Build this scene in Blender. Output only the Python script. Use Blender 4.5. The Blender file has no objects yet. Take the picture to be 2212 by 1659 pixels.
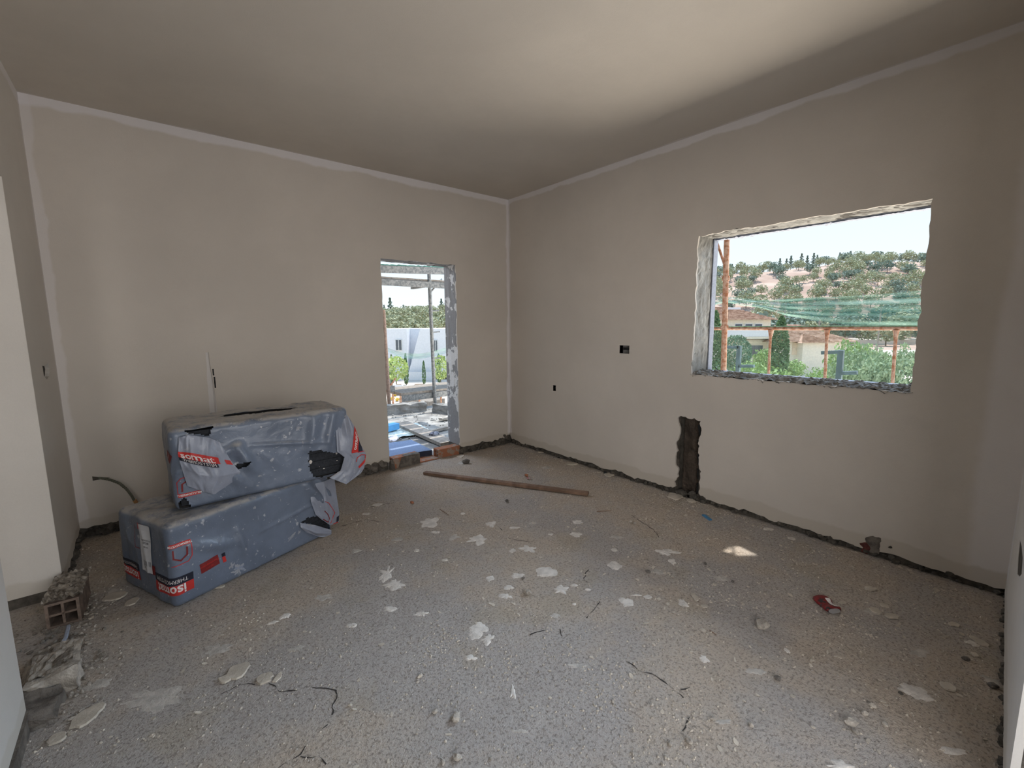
import bpy, bmesh, math, random
from mathutils import Vector, Matrix, noise
random.seed(7)
PI = math.pi
SC = bpy.context.scene
COL = SC.collection
# ------------------------------------------------------------------ camera, world, sun, lights, exposure
F, CX, CY = 960.46, 1106.0, 829.5
YAW, PITCH, ROLL = 0.6899, 0.1333, -0.0073
CAM = Vector((-3.3034, -4.0441, 1.4154))
_cy, _sy = math.cos(YAW), math.sin(YAW)
FWD = Vector((_sy*math.cos(PITCH), _cy*math.cos(PITCH), -math.sin(PITCH)))
_r = Vector((_cy, -_sy, 0)); _u = _r.cross(FWD)
RGT = _r*math.cos(ROLL) + _u*math.sin(ROLL)
UPV = -_r*math.sin(ROLL) + _u*math.cos(ROLL)
cd = bpy.data.cameras.new('camera'); cam = bpy.data.objects.new('camera', cd); COL.objects.link(cam)
cd.sensor_width = 36; cd.lens = F/2212*36; cd.clip_start = 0.02; cd.clip_end = 2000
m = Matrix((RGT, UPV, -FWD)).transposed().to_4x4(); m.translation = CAM; cam.matrix_world = m
SC.camera = cam
vs = SC.view_settings
vs.view_transform = 'Standard'; vs.look = 'None'; vs.exposure = 0.0; vs.gamma = 1; vs.use_curve_mapping = False
SC.cycles.max_bounces = 10; SC.cycles.diffuse_bounces = 6; SC.cycles.transparent_max_bounces = 16
w = bpy.data.worlds.new('world'); SC.world = w; w.use_nodes = True
nt = w.node_tree; bg = nt.nodes['Background']
tc = nt.nodes.new('ShaderNodeTexCoord'); sx = nt.nodes.new('ShaderNodeSeparateXYZ'); rp = nt.nodes.new('ShaderNodeValToRGB')
nt.links.new(tc.outputs['Generated'], sx.inputs[0]); nt.links.new(sx.outputs['Z'], rp.inputs[0]); nt.links.new(rp.outputs[0], bg.inputs[0])
rp.color_ramp.elements[0].position = 0.0; rp.color_ramp.elements[0].color = (0.87, 0.95, 1.0, 1)
rp.color_ramp.elements[1].position = 0.6; rp.color_ramp.elements[1].color = (0.42, 0.66, 1.0, 1)
e = rp.color_ramp.elements.new(0.22); e.color = (0.72, 0.88, 0.99, 1)
bg.inputs[1].default_value = 1.2
SUN_DIR = Vector((1.0, 0.45, 2.2)).normalized()
sl = bpy.data.lights.new('sun', 'SUN'); sl.energy = 5.8; sl.angle = math.radians(0.6); sl.color = (1.0, 0.95, 0.87)
so = bpy.data.objects.new('sun', sl); COL.objects.link(so); so.rotation_euler = SUN_DIR.to_track_quat('Z', 'Y').to_euler()

def area(name, loc, tgt, sx_, sy_, power, col, spread=PI):
    l = bpy.data.lights.new(name, 'AREA'); l.shape = 'RECTANGLE'; l.size = sx_; l.size_y = sy_; l.energy = power; l.color = col
    l.spread = spread
    o = bpy.data.objects.new(name, l); COL.objects.link(o); o.location = loc
    o.rotation_euler = (Vector(loc)-Vector(tgt)).to_track_quat('Z', 'Y').to_euler()
    return o
# added lamps, none in view: stand-ins for yard bounce and sky, two rear fills
area('yard_bounce_fill', (3.6, -2.9, -1.9), (-0.6, -2.9, 2.0), 6.0, 4.6, 1200, (1.0, 0.93, 0.82))
area('window_sky_fill', (8.5, -2.6, 5.9), (-2.5, -2.4, 1.1), 9, 3.6, 560, (0.62, 0.79, 1.0), PI*.45)
area('door_sky_fill', (-1.1, 1.9, 2.72), (-1.1, -0.6, 0.2), 1.9, 1.2, 75, (0.72, 0.82, 1.0))
area('rear_fill', (-1.9, -8.0, 1.9), (-2.0, -2, 1.0), 3.6, 2.2, 92, (1.0, 0.94, 0.90))
area('rear_fill_side', (-5.8, -6.7, 1.9), (-1.0, -2.4, .9), 4.6, 2.4, 210, (1.0, 0.93, 0.88))

# ------------------------------------------------------------------ pixel helpers: from a picture point to a place on a known surface
def ray(px, py): return FWD + RGT*((px-CX)/F) - UPV*((py-CY)/F)
def hx(px, py, X): v = ray(px, py); return CAM + v*((X-CAM.x)/v.x)
def hy(px, py, Y): v = ray(px, py); return CAM + v*((Y-CAM.y)/v.y)
def hz(px, py, Z=0.0): v = ray(px, py); return CAM + v*((Z-CAM.z)/v.z)
def hd(px, py, D): return CAM + ray(px, py)*D
def hpl(px, py, o, n): v = ray(px, py); return CAM + v*((o-CAM).dot(n)/v.dot(n))

# ------------------------------------------------------------------ object helpers
class MB:
    def __init__(s): s.v = []; s.f = []
    def add(s, vs_, fs_):
        k = len(s.v); s.v += [tuple(x) for x in vs_]; s.f += [tuple(i+k for i in f) for f in fs_]
        return s
    def box(s, a, b, M=None):
        x0, y0, z0 = a; x1, y1, z1 = b
        P = [Vector(q) for q in ((x0,y0,z0),(x1,y0,z0),(x1,y1,z0),(x0,y1,z0),(x0,y0,z1),(x1,y0,z1),(x1,y1,z1),(x0,y1,z1))]
        if M: P = [M @ q for q in P]
        return s.add(P, [(0,3,2,1),(4,5,6,7),(0,1,5,4),(1,2,6,5),(2,3,7,6),(3,0,4,7)])
    def bar(s, p, q, wd, ht, up=Vector((0,0,1))):
        p = Vector(p); q = Vector(q); d = (q-p).normalized(); sd = d.cross(up)
        if sd.length < 1e-3: sd = d.cross(Vector((1,0,0)))
        sd.normalize(); uu = sd.cross(d)
        P = [p+sd*a*wd/2+uu*b*ht/2 for a, b in ((-1,-1),(1,-1),(1,1),(-1,1))] + [q+sd*a*wd/2+uu*b*ht/2 for a, b in ((-1,-1),(1,-1),(1,1),(-1,1))]
        return s.add(P, [(3,2,1,0),(4,5,6,7),(0,1,5,4),(1,2,6,5),(2,3,7,6),(3,0,4,7)])
    def tube(s, pts, r, n=8, caps=True):
        pts = [Vector(p) for p in pts]; P = []; Fc = []
        for i, p in enumerate(pts):
            d = (pts[min(i+1, len(pts)-1)]-pts[max(i-1, 0)]).normalized()
            a = d.cross(Vector((0.13, 0.21, 1)));
            if a.length < .05: a = d.cross(Vector((1, 0, 0)))
            a.normalize(); b = d.cross(a)
            rr = r[i] if isinstance(r, (list, tuple)) else r
            for k in range(n): P.append(p + a*math.cos(2*PI*k/n)*rr + b*math.sin(2*PI*k/n)*rr)
        for i in range(len(pts)-1):
            for k in range(n): Fc.append((i*n+k, i*n+(k+1) % n, (i+1)*n+(k+1) % n, (i+1)*n+k))
        if caps: Fc.append(tuple(range(n))[::-1]); Fc.append(tuple(range((len(pts)-1)*n, len(pts)*n)))
        return s.add(P, Fc)
    def grid(s, fn, nu, nv):
        P = [fn(i/nu, j/nv) for j in range(nv+1) for i in range(nu+1)]
        return s.add(P, [(j*(nu+1)+i, j*(nu+1)+i+1, (j+1)*(nu+1)+i+1, (j+1)*(nu+1)+i) for j in range(nv) for i in range(nu)])
    def mesh(s, name, smooth=False):
        me = bpy.data.meshes.new(name); me.from_pydata(s.v, [], s.f); me.update()
        bm = bmesh.new(); bm.from_mesh(me); bmesh.ops.recalc_face_normals(bm, faces=bm.faces); bm.to_mesh(me); bm.free()
        if smooth: me.polygons.foreach_set('use_smooth', [True]*len(me.polygons))
        return me
    def build(s, name, mt, parent=None, smooth=False):
        me = s.mesh(name, smooth); me.materials.append(mt); return link(name, me, parent)
def link(name, me, parent=None):
    o = bpy.data.objects.new(name, me); COL.objects.link(o)
    if parent: o.parent = parent; o.matrix_parent_inverse = parent.matrix_basis.inverted()
    return o
def tag(o, label, cat, group=None):
    o['label'] = label; o['category'] = cat
    if group: o['group'] = group
    return o
def struct(o): o['kind'] = 'structure'; return o
def stuff(o, label=None, cat=None):
    o['kind'] = 'stuff'
    if label: o['label'] = label; o['category'] = cat
    return o
def empty(name, loc, label, cat, group=None):
    o = bpy.data.objects.new(name, None); COL.objects.link(o); o.location = loc; o.empty_display_size = .1
    return tag(o, label, cat, group)
def copy_tree(o, parent=None):
    c = o.copy(); COL.objects.link(c)
    if parent: c.parent = parent
    for ch in list(o.children): copy_tree(ch, c)
    return c
def N(x, y=0., z=0.): return noise.noise(Vector((x, y, z)))

# ------------------------------------------------------------------ materials
def nodes(name):
    mt = bpy.data.materials.new(name); mt.use_nodes = True
    return mt, mt.node_tree, mt.node_tree.nodes['Principled BSDF']
class NG:
    def __init__(s, t): s.t = t
    def n(s, ty, **kw):
        x = s.t.nodes.new(ty)
        for k, v in kw.items():
            if k == 'inp':
                for a, b in v.items(): x.inputs[a].default_value = b
            else: setattr(x, k, v)
        return x
    def l(s, a, b): s.t.links.new(a, b)
    def math(s, op, a, b=0., c=None):
        x = s.n('ShaderNodeMath', operation=op)
        for i, q in enumerate((a, b) if c is None else (a, b, c)):
            if isinstance(q, (int, float)): x.inputs[i].default_value = q
            else: s.l(q, x.inputs[i])
        return x.outputs[0]
    def mix(s, f, a, b):
        x = s.n('ShaderNodeMix', data_type='RGBA')
        if isinstance(f, (int, float)): x.inputs[0].default_value = f
        else: s.l(f, x.inputs[0])
        for i, q in ((6, a), (7, b)):
            if isinstance(q, tuple): x.inputs[i].default_value = (*q[:3], 1)
            else: s.l(q, x.inputs[i])
        return x.outputs[2]
    def step(s, v, a, b):
        x = s.n('ShaderNodeMapRange', clamp=True); x.interpolation_type = 'SMOOTHSTEP'
        s.l(v, x.inputs[0]); x.inputs[1].default_value = a; x.inputs[2].default_value = b
        return x.outputs[0]
    def noise(s, sc, det=3., rough=.55, vec=None, dist=0.):
        x = s.n('ShaderNodeTexNoise'); x.inputs['Scale'].default_value = sc; x.inputs['Detail'].default_value = det
        x.inputs['Roughness'].default_value = rough; x.inputs['Distortion'].default_value = dist
        if vec is not None: s.l(vec, x.inputs['Vector'])
        return x.outputs[0]
def mat(name, col, rough=.85, var=.12, sc=8., bump=.0, bsc=60., col2=None, spec=.3, metal=0., sc2=None, thr=None):
    mt, t, b = nodes(name); g = NG(t); tc_ = g.n('ShaderNodeTexCoord').outputs['Object']
    nz = g.noise(sc, 4, .6, tc_)
    a = tuple(c*(1-var) for c in col); c2 = col2 or tuple(min(1, c*(1+var)) for c in col)
    lo, hi = thr or (.35, .65)
    o = g.mix(g.step(nz, lo, hi), a, c2)
    g.l(o, b.inputs['Base Color']); b.inputs['Roughness'].default_value = rough; b.inputs['Metallic'].default_value = metal
    b.inputs['Specular IOR Level'].default_value = spec
    if bump:
        bp = g.n('ShaderNodeBump'); bp.inputs['Strength'].default_value = bump; bp.inputs['Distance'].default_value = .01
        g.l(g.noise(bsc, 5, .65, tc_), bp.inputs['Height']); g.l(bp.outputs[0], b.inputs['Normal'])
    return mt

def plaster_mat(name, bands, low=True, tint=(.60, .548, .487)):
    mt, t, b = nodes(name); g = NG(t); tc_ = g.n('ShaderNodeTexCoord').outputs['Object']
    sp = g.n('ShaderNodeSeparateXYZ'); g.l(tc_, sp.inputs[0]); ax = {'x': sp.outputs[0], 'y': sp.outputs[1], 'z': sp.outputs[2]}
    nl = g.noise(.9, 3, .5, tc_); nm = g.noise(7, 5, .7, tc_); nf = g.noise(220, 2, .6, tc_)
    c1 = tuple(c*.95 for c in tint); c2 = tuple(c*1.05 for c in tint)
    col = g.mix(g.step(nl, .35, .65), c1, c2)
    col = g.mix(g.math('MULTIPLY', g.step(nm, .3, .75), .22), col, tuple(c*.86 for c in tint))
    col = g.mix(g.math('MULTIPLY', nf, .18), col, (.36, .33, .29))
    for (a, v, wd, st) in bands:   # lighter filler smoothed into corners
        d = g.math('ABSOLUTE', g.math('SUBTRACT', ax[a], v))
        d = g.math('ADD', d, g.math('MULTIPLY', g.math('SUBTRACT', g.noise(2.2, 4, .6, tc_), .5), .11))
        k = g.math('MULTIPLY', g.math('SUBTRACT', 1., g.step(d, wd*.8, wd*1.25)), st)
        col = g.mix(k, col, (.72, .69, .69))
    if low:
        d = g.math('ADD', ax['z'], g.math('MULTIPLY', g.math('SUBTRACT', g.noise(3.5, 4, .6, tc_), .5), .12))
        k = g.math('MULTIPLY', g.math('SUBTRACT', 1., g.step(d, .115, .135)), .6)
        col = g.mix(k, col, tuple(c*.78 for c in (tint[0], tint[1]*.97, tint[2]*.9)))
    g.l(col, b.inputs['Base Color']); b.inputs['Roughness'].default_value = .9; b.inputs['Specular IOR Level'].default_value = .2
    bp = g.n('ShaderNodeBump'); bp.inputs['Strength'].default_value = .25; bp.inputs['Distance'].default_value = .004
    hsum = g.math('ADD', g.math('MULTIPLY', nf, .5), g.noise(18, 3, .6, tc_))
    g.l(hsum, bp.inputs['Height']); g.l(bp.outputs[0], b.inputs['Normal'])
    return mt

def floor_mat():
    mt, t, b = nodes('concrete_screed'); g = NG(t); tc_ = g.n('ShaderNodeTexCoord').outputs['Object']
    n1 = g.noise(1.1, 4, .6, tc_); n2 = g.noise(5, 6, .7, tc_); n3 = g.noise(42, 5, .75, tc_); n4 = g.noise(160, 3, .7, tc_)
    col = g.mix(g.step(n1, .42, .58), (.48, .40, .32), (.41, .37, .335))
    col = g.mix(g.math('MULTIPLY', g.step(n2, .42, .62), .4), col, (.45, .415, .375))
    col = g.mix(g.math('MULTIPLY', g.step(n2, .52, .36), .0), col, (.2, .17, .14))
    col = g.mix(g.math('MULTIPLY', g.step(n3, .52, .72), .55), col, (.22, .18, .145))
    col = g.mix(g.math('MULTIPLY', g.step(n4, .54, .70), .3), col, (.50, .46, .41))
    n6 = g.noise(2.6, 4, .6, tc_); col = g.mix(g.math('MULTIPLY', g.step(n6, .56, .66), .5), col, (.40, .34, .26))
    n5 = g.noise(85, 3, .7, tc_); col = g.mix(g.math('MULTIPLY', g.step(n5, .50, .36), .55), col, (.13, .11, .09))
    vo = g.n('ShaderNodeTexVoronoi'); vo.inputs['Scale'].default_value = 30; g.l(tc_, vo.inputs['Vector'])
    sp_ = g.step(vo.outputs['Distance'], .16, .10)
    g2 = g.math('MULTIPLY', sp_, g.step(g.noise(9, 2, .5, tc_), .52, .62))
    col = g.mix(g.math('MULTIPLY', g2, .7), col, (.55, .5, .44))
    g.l(col, b.inputs['Base Color']); b.inputs['Roughness'].default_value = .95; b.inputs['Specular IOR Level'].default_value = .12
    bp = g.n('ShaderNodeBump'); bp.inputs['Strength'].default_value = 1.; bp.inputs['Distance'].default_value = .011
    hh = g.math('ADD', g.math('MULTIPLY', n3, .9), g.math('MULTIPLY', n4, .35)); hh = g.math('ADD', hh, g.math('MULTIPLY', g2, .4))
    g.l(hh, bp.inputs['Height']); g.l(bp.outputs[0], b.inputs['Normal'])
    return mt
HC = 2.8; XL = -3.745
def ey(x): return -4.015 + .0458*x     # the right-hand wall is a little out of square
M = {}
M['plA'] = plaster_mat('plaster_back', [('z', HC, .055, .8), ('x', 0, .035, .7), ('x', XL, .04, .45)])
M['plB'] = plaster_mat('plaster_right', [('z', HC, .045, .7), ('y', 0, .025, .6), ('y', -4.0, .12, .5)])
M['plC'] = plaster_mat('plaster_left', [('z', HC, .06, .7), ('y', 0, .035, .5)], tint=(.62, .58, .53))
M['plE'] = plaster_mat('plaster_front', [('z', HC, .05, .6), ('x', 0, .12, .6)], tint=(.64, .61, .57))
M['ceil'] = plaster_mat('plaster_ceiling', [('y', 0, .012, .4), ('x', 0, .012, .4)], low=False, tint=(.585, .53, .46))
M['floor'] = floor_mat()
M['core'] = mat('dark_masonry', (.085, .075, .062), .95, .35, 14, .8, 60)
M['mortar'] = mat('grey_mortar', (.15, .13, .11), .95, .3, 20, .9, 70)
M['brown_mortar'] = mat('brown_mortar_fill', (.085, .066, .052), .95, .25, 12, .9, 90)
M['conc_white'] = mat('whitewashed_concrete', (.27, .26, .235), .9, .12, 9, .5, 50, col2=(.36, .345, .31))
M['jamb'] = mat('jamb_cement', (.30, .29, .285), .9, .12, 4.5, .5, 40, col2=(.66, .64, .62), thr=(.515, .54))
M['rubble2'] = mat('brown_rubble', (.20, .165, .13), .95, .35, 18, .8, 70, col2=(.36, .32, .27))
M['eps'] = mat('grey_insulation', (.34, .36, .42), .8, .08, 60)
M['rubble'] = mat('sill_rubble', (.22, .21, .19), .95, .4, 22, .8, 70, col2=(.28, .27, .25))
M['chip'] = mat('plaster_chip', (.50, .44, .36), .9, .14, 12, .4, 80)
M['splat'] = mat('plaster_splash', (.62, .57, .51), .85, .12, 25, .5, 90)
M['splat2'] = mat('faint_plaster_splash', (.46, .42, .37), .9, .14, 25, .6, 90)
M['stone'] = mat('rubble_stone', (.40, .355, .30), .95, .25, 25, .7, 90)
M['darkstone'] = mat('dark_stone', (.13, .115, .10), .95, .25, 25, .7, 90)
M['crack'] = mat('crack_shadow', (.045, .038, .034), 1., .1, 10)
M['terracotta'] = mat('terracotta_brick', (.42, .17, .09), .9, .2, 14, .5, 60, col2=(.30, .23, .18), thr=(.5, .56))
M['wood'] = mat('old_plank_wood', (.20, .125, .085), .85, .25, 9, .4, 90)
M['paper'] = mat('white_label', (.62, .62, .64), .7, .04)
M['red'] = mat('print_red', (.50, .035, .03), .5, .08)
M['dred'] = mat('print_dark_red', (.19, .02, .02), .5, .08)
M['blk'] = mat('print_black', (.02, .022, .035), .5, .08)
M['wht'] = mat('print_white', (.72, .66, .64), .6, .04)
M['foam'] = mat('black_foam', (.025, .027, .032), .85, .25, 60, .3, 150)
M['black'] = mat('black_plastic', (.015, .015, .015), .6, .1)
M['rust'] = mat('rusty_steel', (.50, .20, .09), .8, .3, 30, .2, 90, col2=(.55, .36, .25))
M['gsteel'] = mat('grey_scaffold_steel', (.16, .17, .175), .6, .2, 30, col2=(.26, .26, .25))
M['dsteel'] = mat('dark_steel', (.05, .085, .10), .6, .2)
M['plank'] = mat('scaffold_board', (.27, .235, .20), .9, .2, 20)
M['terr'] = mat('terrace_screed', (.22, .215, .205), .9, .25, 4, .6, 40, col2=(.31, .30, .28))
M['blueb'] = mat('blue_grey_board', (.17, .23, .36), .85, .10, 60)
M['navy'] = mat('dark_board_edge', (.03, .035, .06), .8, .1)
M['bluep'] = mat('blue_plastic', (.10, .33, .62), .5, .1)
M['white'] = mat('white_render', (.78, .78, .80), .9, .03)
M['cream'] = mat('cream_render', (.80, .73, .60), .9, .05)
M['tile'] = mat('roof_tiles', (.48, .30, .21), .9, .2, 3, col2=(.62, .44, .34))
M['glass'] = mat('window_dark', (.05, .07, .09), .15, .1, spec=.8)
M['sand'] = mat('pale_ground', (.62, .54, .46), .95, .1, .08, col2=(.72, .64, .56))
M['hill'] = mat('dry_hillside', (.44, .31, .25), .95, .15, .06, col2=(.54, .41, .34))
M['leafA'] = mat('hazy_olive_leaves', (.40, .42, .27), .8, .15, 3); M['leafB'] = mat('hazy_pine_leaves', (.25, .31, .25), .8, .15, 3)  # distance haze lightened into the far-tree leaf colours
M['leafC'] = mat('bright_leaves', (.36, .50, .20), .7, .2, 3); M['leafD'] = mat('cypress_leaves', (.17, .27, .13), .8, .25, 3)
M['bark'] = mat('bark', (.18, .13, .09), .95, .2, 8)
M['clip'] = mat('blue_clip', (.06, .19, .33), .5, .1)
M['pipe'] = mat('corrugated_pipe', (.12, .12, .09), .7, .1)
M['boxgrey'] = mat('grey_box_plastic', (.24, .23, .22), .7, .1, 30)
M['yellow'] = mat('orange_flowers', (.75, .48, .08), .8, .2)

def film_mat(name, col, dust=.6, rough=.33):
    mt, t, b = nodes(name); g = NG(t); tc_ = g.n('ShaderNodeTexCoord').outputs['Object']
    geo = g.n('ShaderNodeNewGeometry'); sp = g.n('ShaderNodeSeparateXYZ'); g.l(geo.outputs['Normal'], sp.inputs[0])
    c = g.mix(g.step(g.noise(4, 4, .6, tc_), .35, .65), tuple(x*.88 for x in col), tuple(x*1.1 for x in col))
    up = g.math('MULTIPLY', g.step(sp.outputs[2], .35, .8), g.step(g.noise(9, 6, .8, tc_), .36, .56))
    c = g.mix(g.math('MULTIPLY', up, .85), c, (.42, .39, .355))          # plaster dust lying on top
    s1 = g.step(g.noise(21, 3, .55, tc_), .665, .70); s2 = g.step(g.noise(75, 2, .5, tc_), .70, .73)
    c = g.mix(g.math('MULTIPLY', g.math('MAXIMUM', s1, s2), dust), c, (.52, .52, .54))
    g.l(c, b.inputs['Base Color']); b.inputs['Roughness'].default_value = rough; b.inputs['Specular IOR Level'].default_value = .5
    bp = g.n('ShaderNodeBump'); bp.inputs['Strength'].default_value = .35; bp.inputs['Distance'].default_value = .01
    g.l(g.noise(16, 4, .6, tc_, 1.2), bp.inputs['Height']); g.l(bp.outputs[0], b.inputs['Normal'])
    return mt
M['film'] = film_mat('grey_blue_film', (.135, .162, .215))
M['film2'] = film_mat('pale_film_back', (.27, .29, .35), .3)

# ------------------------------------------------------------------ room shell
def panel(name, fn, outer, holes, o0, o1, mt, parent=None):
    """flat wall sheet with holes between offsets o0 (room side) and o1"""
    bm = bmesh.new(); loops = []
    for lp in [outer]+holes:
        vv = [bm.verts.new((a, b, 0)) for a, b in lp]; ed = [bm.edges.new((vv[i], vv[(i+1) % len(vv)])) for i in range(len(vv))]
        loops.append(vv)
    bmesh.ops.triangle_fill(bm, use_beauty=True, use_dissolve=False, edges=bm.edges[:])
    bm.verts.ensure_lookup_table(); bm.verts.index_update()
    k = len(bm.verts); P = [fn(v.co.x, v.co.y, o0) for v in bm.verts] + [fn(v.co.x, v.co.y, o1) for v in bm.verts]
    fr = [tuple(v.index for v in f.verts) for f in bm.faces]
    fs_ = fr + [tuple(i+k for i in reversed(f)) for f in fr]
    for vv in loops:
        ids = [v.index for v in vv]
        for i in range(len(ids)): a, b = ids[i], ids[(i+1) % len(ids)]; fs_.append((a, b, b+k, a+k))
    bm.free()
    mb = MB(); mb.add(P, fs_); return mb.build(name, mt, parent)
def jag(pts, step=.03, amp=.006, seed=0., sel=None):
    """closed loop resampled with a ragged edge"""
    out = []
    n = len(pts)
    for i in range(n):
        a = Vector(pts[i]); b = Vector(pts[(i+1) % n]); L_ = (b-a).length
        if sel is not None and i not in sel: out.append(tuple(a)); continue
        k = max(1, int(L_/step)); d = (b-a)/L_; nn = Vector((-d.y, d.x))
        for j in range(k):
            p = a+(b-a)*(j/k)
            if j > 0 or (sel is None): p = p + nn*(N(p.x*9+seed, p.y*9, seed)*amp*1.6 + N(p.x*41, p.y*41+seed, 3)*amp + random.uniform(-.3, .3)*amp)
            out.append((p.x, p.y))
    return out
fA = lambda a, b, o: (a, o, b)
fB = lambda a, b, o: (o, a, b)
fC = lambda a, b, o: (XL-o, a, b)
fE = lambda a, b, o: (a, ey(a)-o, b)
PT = .018
def bottom(a0, a1, z=.045, amp=.016, seed=0., step=.035):
    n = int(abs(a1-a0)/step); r = []
    for i in range(n+1):
        a = a0+(a1-a0)*i/n
        r.append((a, max(.012, z + N(a*6+seed, seed)*amp*1.3 + N(a*23, seed)*amp*.8)))
    return r
# back wall with the doorway
DX0, DX1, DZ = -1.545, -.712, 2.04
wall_back = struct(panel('wall_back', fA, [(-4.05, -.05), (DX0, -.05), (DX0, DZ), (DX1, DZ), (DX1, -.05), (.3, -.05), (.3, HC+.02), (-4.05, HC+.02)], [], PT, .24, M['core']))
chase = [(hy(x, y, 0).x, hy(x, y, 0).z) for x, y in ((444, 762), (450, 761), (470, 890), (474, 960), (462, 960), (452, 880))]
o_ = bottom(XL, DX0+.0, .07, .028, 1.) + jag([(DX0+.008, .09), (DX0+.008, DZ-.006), (DX1-.004, DZ-.006), (DX1-.004, .10)], .03, .0045, 2., sel=(0, 1, 2)) + bottom(DX1+.012, -.02, .075, .03, 3.) + [(0, .13), (0, HC), (XL, HC)]
panel('plaster', fA, o_, [jag(chase, .04, .002, 5.)], 0, PT, M['plA'], wall_back)
# right wall with the window and the broken-out slot
WY0, WY1, WZ0, WZ1 = -2.252, -3.576, 1.045, 2.076
slot = [(-2.352, -.05), (-2.352, .655), (-2.178, .655), (-2.178, -.05)]
b1 = (-1.565, -1.672, 1.150, 1.222); b2 = (-.72, -.765, .715, .775)
rect = lambda y0, y1, z0, z1: [(y0, z0), (y1, z0), (y1, z1), (y0, z1)]
wall_right = struct(panel('wall_right', fB, [(-4.3, -.05)]+slot+[(.3, -.05), (.3, HC+.02), (-4.3, HC+.02)],
    [rect(WY0, WY1, WZ0-.03, WZ1), rect(*b1), rect(*b2)], PT, .25, M['core']))
win = jag([(WY0-.010, WZ0-.030), (WY1+.010, WZ0-.026), (WY1+.010, WZ1-.012), (WY0-.010, WZ1-.010)], .028, .008, 7.)
o_ = bottom(ey(0), -2.40, .040, .018, 4.) + jag([(-2.368, .07), (-2.355, .655), (-2.172, .665), (-2.165, .07)], .018, .017, 9., sel=(0, 1, 2)) + [(-2.14, .05)] + bottom(-2.12, -.03, .045, .016, 6.) + [(0, .10), (0, HC), (ey(0), HC)]
panel('plaster', fB, o_, [win, rect(*b1), rect(*b2)], 0, PT, M['plB'], wall_right)
MB().box((.10, -2.40, -.02), (.14, -2.13, .72)).build('slot_mortar', M['brown_mortar'], wall_right)
mbx = MB(); mbx.grid(lambda u, v: (.075+.012*N(u*3, v*9, 2)+.008*N(u*9, v*30, 5), -2.345+.16*u, .65*v), 14, 60); mbx.build('slot_fill', M['brown_mortar'], wall_right)
mbx = MB()
for k in range(5): mbx.tube([(.05, -2.335, .05+.12*k), (.055, -2.332+.004*k, .13+.12*k)], .012, 6)
mbx.build('slot_pipe', M['black'], wall_right)
# outer insulation round the window, reveals, rubble on the sill
for nm, a, b in (('insulation_strip', (.255, WY0-.012, WZ0-.02), (.32, WY0+.30, WZ1+.3)), ('insulation_strip', (.255, WY1-.3, WZ0-.02), (.32, WY1+.006, WZ1+.3)),
                 ('insulation_strip', (.255, WY1-.3, WZ1-.006), (.32, WY0+.3, WZ1+.3)), ('insulation_strip', (.255, WY1-.3, .3), (.32, WY0+.3, WZ0-.015))):
    MB().box(a, b).build(nm, M['eps'], wall_right)
MB().box((.246, WY0-.004, WZ0-.02), (.257, WY0+.02, WZ1)).build('dark_gap', M['black'], wall_right)
mbx = MB(); mbx.grid(lambda u, v: (.004+.243*u, WY0-.004+.006*N(u*6, v*9, 1)+.004*N(u*30, v*30), WZ0-.03+(WZ1-WZ0+.03)*v), 10, 40)
mbx.grid(lambda u, v: (.004+.243*u, WY0+(WY1-WY0)*v, WZ1-.002+.010*N(u*4, v*8, 4)+.008*N(u*20, v*50, 1)), 12, 70)
mbx.grid(lambda u, v: (.004+.243*u, WY1+.003-.01*N(u*6, v*9, 8)+.010*N(u*3, v*14), WZ0-.03+(WZ1-WZ0+.03)*v), 10, 60)
mbx.build('reveal', M['conc_white'], wall_right)
def sillz(u, v): return WZ0-.028 + .018*(1-abs(2*u-1)**3) + .020*N(u*5, v*26, 2) + .014*N(u*14, v*80, 7) + (.012 if v > .62 else 0)*N(u*3, v*9)
mbx = MB(); mbx.grid(lambda u, v: (-.006+.262*u, WY0+(WY1-WY0)*v, sillz(u, v)), 26, 170); mbx.build('sill_rubble', M['rubble'], wall_right)
mbx = MB()   # ragged outer edge of lintel insulation
mbx.grid(lambda u, v: (.262+.05*u, WY0+(WY1-WY0)*v, WZ1-.012-.012*max(0, N(v*22, 3))-.008*N(v*70, 9)), 2, 120); mbx.build('lintel_edge', M['eps'], wall_right)
# left wall, its door opening, and the passage beyond it
OY0, OY1, OZ = -.828, -1.835, 2.12
wall_left = struct(panel('wall_left', fC, [(-4.6, -.05), (OY1, -.05), (OY1, OZ), (OY0, OZ), (OY0, -.05), (.25, -.05), (.25, HC+.02), (-4.6, HC+.02)], [], PT, .22, M['core']))
p98 = [(hx(x, y, XL).y, hx(x, y, XL).z) for x, y in ((91, 789), (96, 791), (103, 786), (107, 797), (106, 812), (101, 819), (95, 812))]
o_ = bottom(-4.3, OY1-.0, .05, .01, 8.) + [(OY1, .05), (OY1, OZ), (OY0, OZ), (OY0, .045)] + bottom(OY0+.02, 0, .06, .02, 8.5) + [(0, HC), (-4.3, HC)]
panel('plaster', fC, o_, [jag(p98, .012, .004, 4.)], 0, PT, M['plC'], wall_left)
MB().box((XL-.22, OY0-.002, .055), (XL-.001, OY0+.02, OZ)).build('jamb_plaster', M['plC'], wall_left)
MB().box((XL-.9, OY0-.002, .055), (XL-.22, OY0+.02, OZ+.6)).build('jamb_plaster', M['plC'], wall_left)
MB().box((XL-.9, OY0+.02, -.05), (XL-.22, OY0+.2, OZ+.6)).build('jamb_core', M['core'], wall_left)
MB().box((XL-.22, OY1-.02, .05), (XL-.001, OY1+.002, OZ)).build('jamb_plaster', M['plC'], wall_left)
MB().box((XL-.018, OY1-.60, -.02), (XL+.010, OY1+.004, .060)).build('mortar_skirt', M['mortar'], wall_left)
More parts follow.
